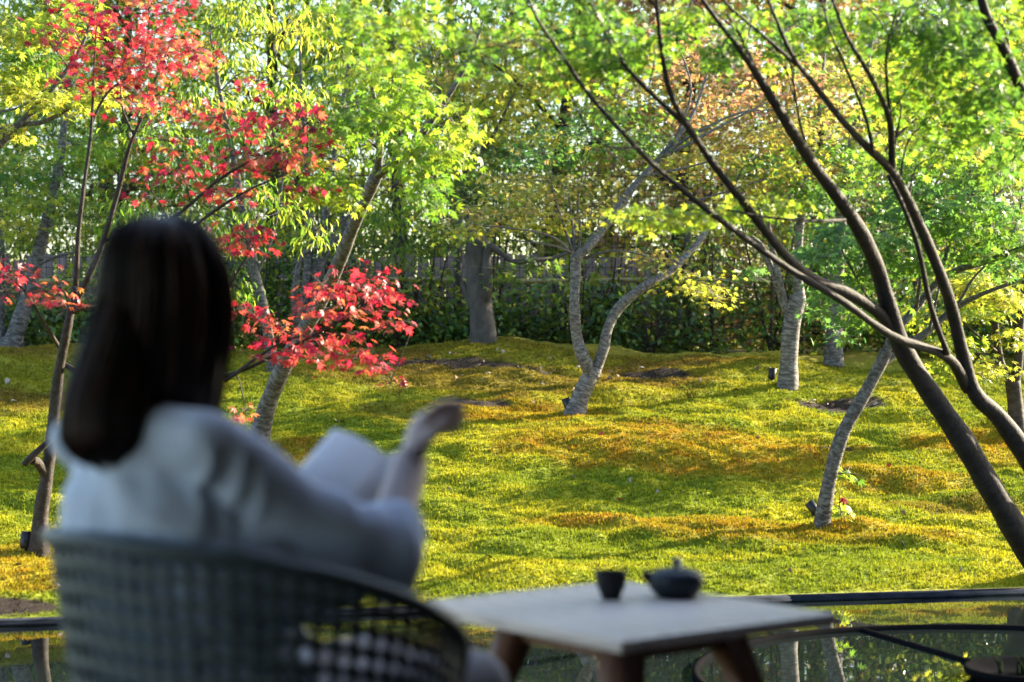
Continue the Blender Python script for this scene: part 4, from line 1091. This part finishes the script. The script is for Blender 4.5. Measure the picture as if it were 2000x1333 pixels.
M_IRON = mat_plain("cast_iron", (.007, .008, .010), .6, .0, 120, .3, .25, .25)
M_IRON_B = mat_plain("blue_iron", (.006, .011, .018), .45, .0, 120, .3, .2, .3)
cp = np.array([.218, 4.225, tz])
cup = empty("tea_cup", tuple(cp), "small dark handleless tea cup on the wooden table", "cup")
e = MB(); e.lathe(cp, [(.019, 0), (.021, .004), (.023, .010), (.031, .028), (.0355, .05), (.0365, .062), (.034, .062), (.032, .05), (.026, .024), (.016, .014), (.001, .013)], 36)
e.build("bowl", M_IRON, cup)
e = MB(); e.lathe(cp + [0, 0, .048], [(.0322, 0), (.001, .0005)], 30)
e.build("tea", mat_plain("tea", (.10, .07, .015), .05, 0, 5, .1, 0, .5), cup)
pp = np.array([.364, 4.26, tz])
pot = empty("teapot", tuple(pp), "squat dark blue-black teapot with short spout on the wooden table", "teapot")
e = MB(); e.lathe(pp, [(.040, 0), (.042, .003), (.050, .010), (.0595, .021), (.062, .034), (.060, .047), (.053, .056), (.041, .060), (.038, .0595)], 44)
e.build("body", M_IRON_B, pot)
e = MB(); e.lathe(pp + [0, 0, .0585], [(.039, 0), (.040, .002), (.034, .0045), (.016, .0055), (.004, .006), (.0035, .012), (.005, .016), (.0065, .019), (.005, .022), (.001, .023)], 32)
ld = e.build("lid", M_IRON_B, pot)
e = MB(); e.tube([pp + [-.048, -.002, .036], pp + [-.062, -.002, .045], pp + [-.072, -.002, .055]], [.016, .012, .008], 14, 4); e.build("spout", M_IRON_B, pot)
e = MB(); e.tube([pp + [.01, .055, .042], pp + [.012, .085, .05], pp + [.014, .13, .062]], [.011, .0095, .012], 14, 4); e.build("handle", M_IRON_B, pot)

# ------------------------------------------------------------------ the perforated tub chair
M_CHAIR = mat_plain("chair_resin", (.066, .088, .096), .48, 0, 40, .12, .03, .4)
CC = np.array([-.39, 3.07]); fw = np.array([.7071, .7071]); rt = np.array([.7071, -.7071])
chair = empty("tub_chair", (CC[0], CC[1], 0), "dark grey-green tub chair with a perforated shell, turned to the garden", "chair")
def ztop(a):
    return np.interp(np.abs(a), [0, 45, 70, 90, 115, 135, 148, 156], [.835, .818, .785, .745, .685, .628, .54, .44])
def shell(a, t):
    zt = ztop(a); z = .415 + (zt - .415) * t
    rad = .262 + .078 * np.clip((z - .415) / .41, 0, 1) ** .75
    d = -fw * math.cos(R(a)) + rt * math.sin(R(a))
    q = CC + d * rad
    return np.array([q[0], q[1], z])
nA, nV = 58, 11
AA = np.linspace(-156, 156, nA + 1); TT = np.linspace(0, 1, nV + 1)
vs, fs = [], []
idx = {}
for i_, a in enumerate(AA):
    for j_, t in enumerate(TT):
        idx[i_, j_] = len(vs); vs.append(shell(a, t))
for i_ in range(nA):
    for j_ in range(nV):
        hs = []
        for k in range(8):
            th_ = 2 * math.pi * (k + .5) / 8
            hs.append(len(vs)); vs.append(shell(AA[i_] + (AA[i_ + 1] - AA[i_]) * (.5 + .345 * math.cos(th_)), TT[j_] + (TT[j_ + 1] - TT[j_]) * (.5 + .345 * math.sin(th_))))
        c0, c1, c2, c3 = idx[i_, j_], idx[i_ + 1, j_], idx[i_ + 1, j_ + 1], idx[i_, j_ + 1]
        # octagon corners: 0,1 upper right, 2,3 upper left, 4,5 lower left, 6,7 lower right
        fs += [(c2, hs[1], hs[0]), (c2, c3, hs[2], hs[1]), (c3, hs[3], hs[2]), (c3, c0, hs[4], hs[3]), (c0, hs[5], hs[4]), (c0, c1, hs[6], hs[5]), (c1, hs[7], hs[6]), (c1, c2, hs[0], hs[7])]
e = MB(); e.add(vs, fs); sh = e.build("shell", M_CHAIR, chair)
md = sh.modifiers.new("thick", 'SOLIDIFY'); md.thickness = .007; md.offset = 0
e = MB(); e.tube([shell(a, 1.0) for a in np.linspace(-156, 156, 60)], [.0145] * 60, 10, 2); e.build("rim", M_CHAIR, chair)
e = MB(); e.lathe((CC[0], CC[1], .395), [(.24, 0), (.272, .008), (.276, .02), (.262, .027), (.1, .022), (.01, .021)], 40); e.build("seat", M_CHAIR, chair)
for sx in (-1, 1):
    for sy in (-1, 1):
        a = CC + rt * sx * .2 + fw * sy * .19; b_ = CC + rt * sx * .25 + fw * sy * .25
        e = MB(); e.tube([(a[0], a[1], .41), (b_[0], b_[1], .0)], [.021, .015], 12, 1); e.build("leg", M_CHAIR, chair)

# ------------------------------------------------------------------ the reader
PB = np.array([-.47, 3.03])
def W(a, b, c):
    q = PB + rt * a + fw * b
    return np.array([q[0], q[1], c])
AX = np.array([[rt[0], rt[1], 0], [fw[0], fw[1], 0], [0, 0, 1.0]])
def remesh(mb, name, mat, parent, voxel, smooth=6, post=None):
    v = np.concatenate(mb.v); ls = np.cumsum([0] + [len(q) for q in mb.f])[:-1]
    me = fast_mesh("tmp", v, [i for q in mb.f for i in q], ls)
    o = bpy.data.objects.new("tmp", me); sc.collection.objects.link(o)
    r = o.modifiers.new("r", 'REMESH'); r.mode = 'VOXEL'; r.voxel_size = voxel; r.use_smooth_shade = True
    if smooth:
        s = o.modifiers.new("s", 'SMOOTH'); s.factor = .5; s.iterations = smooth
    dg = bpy.context.evaluated_depsgraph_get(); dg.update()
    nm = bpy.data.meshes.new_from_object(o.evaluated_get(dg))
    bpy.data.objects.remove(o)
    nm.name = name
    if post is not None:
        co = np.empty(len(nm.vertices) * 3, np.float32); nm.vertices.foreach_get("co", co)
        no = np.empty(len(nm.vertices) * 3, np.float32); nm.vertices.foreach_get("normal", no)
        co = post(co.reshape(-1, 3), no.reshape(-1, 3)); nm.vertices.foreach_set("co", co.astype(np.float32).ravel()); nm.update()
    nm.polygons.foreach_set("use_smooth", np.ones(len(nm.polygons), bool))
    nm.materials.clear(); nm.materials.append(mat)
    return mesh_obj(name, nm, mat, parent)
M_SKIN = mat_plain("skin", (.66, .49, .42), .5, 0, 30, .08, .03, .35)
M_SHIRT = mat_plain("shirt_cotton", (.64, .72, .88), .85, 0, 260, .06, .12, .2)  # white cloth; blue cast of the shade is mixed into the colour
M_TROUSER = mat_plain("trouser_cloth", (.40, .36, .35), .85, 0, 220, .08, .1, .2)
M_HAIR = mat_plain("hair_dark", (.011, .0046, .0028), .42, 0, 60, .5, .3, .22, stretch=(9, 9, .6))
M_SHOE = mat_plain("shoe", (.06, .05, .045), .5, 0, 30, .2, .05)

person = empty("person", (PB[0], PB[1], 0), "person in a loose white shirt with long dark hair, seated reading an open book", "person")
sR, sL = W(.145, -.105, .985), W(-.215, -.09, .975)
elR, wrR = P(748, 1086, 2.98), P(800, 908, 3.17)
mdR = P(574, 1004, 2.92)
elL, wrL = W(-.28, .14, .735), W(-.10, .33, .74)
hd = W(-.05, -.065, 1.195)
B = MB()
B.ball(W(0, .0, .53), (.165, .12, .10), AX); B.ball(W(-.01, -.04, .66), (.125, .09, .14), AX)
B.ball(W(-.03, -.085, .84), (.145, .09, .15), AX); B.ball(W(-.035, -.095, .94), (.15, .065, .06), AX)
B.capsule(W(-.04, -.095, 1.0), W(-.045, -.075, 1.11), .058, .05)
B.ball(hd, (.074, .092, .112), AX, 20, 14); B.ball(hd + np.array([*(fw * .045), -.075]), (.045, .04, .04), AX)     # skull and jaw
B.ball(hd + np.array([*(fw * .096), -.025]), (.012, .016, .020), AX); B.ball(hd + np.array([*(fw * .089), -.062]), (.022, .012, .009), AX)
for s_ in (-1, 1):
    B.ball(hd + np.array([*(rt * .074 * s_), -.02]), (.010, .02, .03), AX)
    B.ball(hd + np.array([*(fw * .083 + rt * .03 * s_), .004]), (.014, .01, .010), AX)
for s0, el, wr in ((sR, elR, wrR), (sL, elL, wrL)):
    md_ = mdR if s0 is sR else (s0 + el) / 2
    B.capsule(s0 + [0, 0, -.012], md_, .038, .038); B.capsule(md_, el, .038, .036); B.capsule(el, wr, .039, .031)
def hand(wr, fwd, palm_n, side, curl, thumb_out):
    """wrist, direction of the knuckles, normal of the palm, thumb side"""
    fwd = fwd / np.linalg.norm(fwd); palm_n = palm_n - fwd * palm_n.dot(fwd); palm_n /= np.linalg.norm(palm_n)
    sd = np.cross(palm_n, fwd) * side
    kn = wr + fwd * .085
    B.ball(wr + fwd * .048, (.040, .050, .021), np.array([sd, fwd, palm_n]), 14, 10)
    for k, (o_, l_) in enumerate(((.027, .070), (.009, .078), (-.009, .072), (-.026, .056))):
        c = curl[k]
        p0 = wr + fwd * .078 + sd * o_; d = fwd.copy(); p = p0
        for q_, (fr_, rr_) in enumerate(((.45, .0108), (.30, .0098), (.25, .0088))):
            ang = c * (q_ + 1) * .55
            d = fwd * math.cos(ang) + palm_n * math.sin(ang)
            n_ = p + d * l_ * fr_
            B.capsule(p, n_, rr_, rr_ - .0008); p = n_
    t0 = wr + fwd * .028 + sd * .026
    t1 = t0 + (sd * .7 + fwd * .6 + palm_n * .35) * .036
    t2 = t1 + (fwd * .8 + palm_n * .35 + sd * thumb_out) * .03
    B.capsule(t0, t1, .013, .011); B.capsule(t1, t2, .0105, .0085)
hand(wrR, P(828, 818, 3.20) - wrR, np.array([.9, .2, -.3]), 1, (.95, 1.25, 1.4, 1.5), .5)
hand(wrL, np.array([.35, .25, .12]), np.array([-.1, .1, 1]), -1, (.5, .5, .55, .6), .3)
for s_ in (-1, 1):
    hip, kn, an = W(.085 * s_, .02, .52), W(.115 * s_, .45, .535), W(.12 * s_, .53, .10)
    B.capsule(hip, kn, .085, .058); B.capsule(kn, an, .056, .036)
    B.capsule(an + [0, 0, -.035], an + np.array([*(fw * .15), -.065]), .036, .026)
remesh(B, "body", M_SKIN, person, .0062, 2)

# shirt: loose, with elbow-length sleeves and soft folds
S = MB()
S.ball(W(0, -.01, .58), (.20, .15, .13), AX); S.ball(W(-.01, -.045, .70), (.185, .14, .16), AX)
S.ball(W(-.03, -.09, .84), (.185, .125, .15), AX); S.ball(W(-.035, -.10, .935), (.165, .09, .065), AX)
S.capsule(W(-.04, -.10, .965), W(-.04, -.09, 1.01), .07, .056)
S.capsule(W(-.035, -.1, .965), sR + [0, 0, -.012], .055, .053); S.capsule(W(-.035, -.1, .965), sL + [0, 0, -.008], .055, .056)
S.capsule(sR + [0, 0, -.012], mdR, .053, .056); S.capsule(mdR, elR, .056, .058); S.capsule(sL, elL, .062, .07)
dR = (wrR - elR) / np.linalg.norm(wrR - elR); dL = (wrL - elL) / np.linalg.norm(wrL - elL)
S.capsule(W(.10, -.06, .76), elR + [-.06, -.03, -.01], .10, .058)
S.capsule(W(.06, -.08, .79), mdR + [-.02, 0, -.03], .10, .05)
S.capsule(elR, elR + dR * .045, .062, .055); S.capsule(elL, elL + dL * .02, .074, .062)
S.capsule(elR + [0, 0, -.012], elR + [.012, .02, -.035], .052, .036)
def folds(co, no):
    d = np.array([.72, .2, -.62]); e1 = np.array([.5, -.3, .75])
    w_ = fbm(co @ d * 5 + 11, co @ e1 * 5 + 3, 2) * .9
    n1 = .55 - np.abs(2 * vnoise(co @ e1 * 15 + w_ * 3 + 5, co @ d * 3.2 + 2) - 1) * 1.1
    n2 = .5 - np.abs(2 * vnoise(co[:, 2] * 9 + 50 + w_ * 2, co[:, 0] * 22 + co[:, 1] * 15) - 1)
    return co + no * np.clip(n1 * .020 + n2 * .012, -.012, .014)[:, None]
sh_ = remesh(S, "shirt", M_SHIRT, person, .0075, 8, folds)
Tm = MB()
Tm.ball(W(0, .02, .53), (.195, .15, .105), AX)
for s_ in (-1, 1):
    hip, kn, an = W(.085 * s_, .02, .52), W(.115 * s_, .45, .535), W(.12 * s_, .525, .14)
    Tm.capsule(hip, kn, .095, .068); Tm.capsule(kn, an, .068, .058)
remesh(Tm, "trousers", M_TROUSER, person, .009, 5)
for s_ in (-1, 1):
    an = W(.12 * s_, .53, .10)
    q = MB(); q.capsule(an + [0, 0, -.055], an + np.array([*(fw * .155), -.065]), .044, .034)
    remesh(q, "shoe", M_SHOE, person, .008, 3)

# hair: a full fall of hair, one lock hanging behind the left shoulder
Hh = MB()
def loft(secs, nseg=28):
    """sections: (centre px, row, depth, half width px, half depth m)"""
    pts = []; w1 = []; w2 = []
    for (px, py, D, hw, hdp) in secs:
        pts.append(P(px, py, D)); w1.append(hw / F * D); w2.append(hdp)
    pts = np.array(pts); w = np.c_[w1, w2]
    a, r1 = spline(pts, w[:, 0], 4); _, r2 = spline(pts, w[:, 1], 4)
    th_ = np.arange(nseg) / nseg * 2 * math.pi
    vv = np.concatenate([np.c_[a[i_][0] + np.cos(th_) * r1[i_], a[i_][1] + np.sin(th_) * r2[i_], np.full(nseg, a[i_][2])] for i_ in range(len(a))])
    f = []
    for i_ in range(len(a) - 1):
        for j in range(nseg):
            k = (j + 1) % nseg
            f.append((i_ * nseg + j, (i_ + 1) * nseg + j, (i_ + 1) * nseg + k, i_ * nseg + k))
    f.append(tuple(range(nseg))); f.append(tuple((len(a) - 1) * nseg + j for j in range(nseg - 1, -1, -1)))
    Hh.add(vv, f)
    return a, r1, r2
DH = 3.0
la = loft([(318, 421, DH, 12, .01), (318, 428, DH, 52, .045), (317, 446, DH, 82, .075), (318, 480, DH, 104, .098), (322, 530, DH, 120, .110), (324, 590, DH, 127, .112), (318, 650, DH, 130, .105), (308, 710, DH, 132, .092), (298, 770, DH, 132, .08), (290, 830, DH + .02, 126, .065)])
lb = loft([(275, 540, DH - .01, 62, .07), (258, 610, DH - .03, 72, .075), (236, 690, DH - .05, 78, .07), (212, 760, DH - .08, 78, .06), (200, 820, DH - .10, 79, .05), (197, 862, DH - .11, 76, .042), (202, 888, DH - .11, 62, .03), (210, 908, DH - .11, 36, .015)])
Hf = MB()
for (a, r1, r2), cnt in ((la, 320), (lb, 240)):
    for q_ in range(cnt):                             # strands lying on the surface
        th_ = rng.uniform(0, 2 * math.pi); i0 = int(rng.integers(0, max(1, len(a) // 3))); i1 = int(rng.integers(len(a) * 2 // 3, len(a)))
        dth = rng.normal(0, .12); off = rng.uniform(.97, 1.05) if q_ % 4 else rng.uniform(1.01, 1.07)
        seq = range(i0, i1, 2)
        pts = [a[i_] + np.array([math.cos(th_ + dth * i_ / len(a)) * r1[i_] * off, math.sin(th_ + dth * i_ / len(a)) * r2[i_] * off, 0]) for i_ in seq]
        if len(pts) < 4: continue
        if i1 > len(a) - 5: pts.append(pts[-1] + (pts[-1] - pts[-2]) * rng.uniform(.2, 2.2))
        rr_ = np.full(len(pts), rng.uniform(.0015, .004)); rr_[0] *= .3; rr_[-1] *= .2
        (Hh if q_ % 4 else Hf).tube(pts, rr_ * (1 if q_ % 4 else .7), 4, 1, False)
Hh.build("hair", M_HAIR, person)
tag(Hf.build("rim_lit_loose_hair", mat_plain("hair_rim_light", (.075, .030, .016), .4, 0, 60, .4, .1, .4), person), kind="stuff")  # lighter brown paints the warm rim light along the hair's edges

# ------------------------------------------------------------------ the open book
M_PAPER = mat_plain("book_paper", (.78, .78, .80), .8, 0, 60, .03, .02, .2)
M_COVER = mat_plain("book_cover", (.55, .53, .5), .6, 0, 40, .1, .03)
A_, B_, C_, D_ = P(652, 838, 3.42), P(757, 893, 3.36), P(650, 1045, 3.20), P(543, 960, 3.26)
E_, F_ = P(803, 868, 3.43), P(715, 1010, 3.27)
book = empty("open_book", tuple((B_ + C_) / 2), "open book with blank-looking white pages held in the reader's hands", "book")
def page_block(q, th_, name, mat, lift=0):
    q = [np.asarray(p) for p in q]
    n_ = np.cross(q[1] - q[0], q[3] - q[0]); n_ /= np.linalg.norm(n_)
    if n_[1] > 0: n_ = -n_
    e = MB(); nn = 8
    vv = []
    for s_ in (0, 1):
        for i_ in range(nn + 1):
            t = i_ / nn
            a = q[0] * (1 - t) + q[1] * t; b_ = q[3] * (1 - t) + q[2] * t
            bow = n_ * (.010 * math.sin(math.pi * t) * (1 if s_ == 0 else 1) + lift - s_ * th_)
            vv += [a + bow, b_ + bow]
    f = []
    m_ = 2 * (nn + 1)
    for i_ in range(nn):
        o_ = i_ * 2
        f += [(o_, o_ + 2, o_ + 3, o_ + 1), (m_ + o_, m_ + o_ + 1, m_ + o_ + 3, m_ + o_ + 2), (o_, m_ + o_, m_ + o_ + 2, o_ + 2), (o_ + 1, o_ + 3, m_ + o_ + 3, m_ + o_ + 1)]
    f += [(0, 1, m_ + 1, m_), (m_ - 2, 2 * m_ - 2, 2 * m_ - 1, m_ - 1)]
    e.add(vv, f)
    return e.build(name, mat, book)
page_block([A_, B_, C_, D_], .008, "page_block", M_PAPER)
page_block([B_, E_, F_, C_], .008, "page_block", M_PAPER)
page_block([A_ + (A_ - B_) * .03, B_, C_, D_ + (D_ - C_) * .03], .002, "cover", M_COVER, -.0085)
page_block([B_, E_ + (E_ - B_) * .03, F_ + (F_ - C_) * .03, C_], .002, "cover", M_COVER, -.0085)
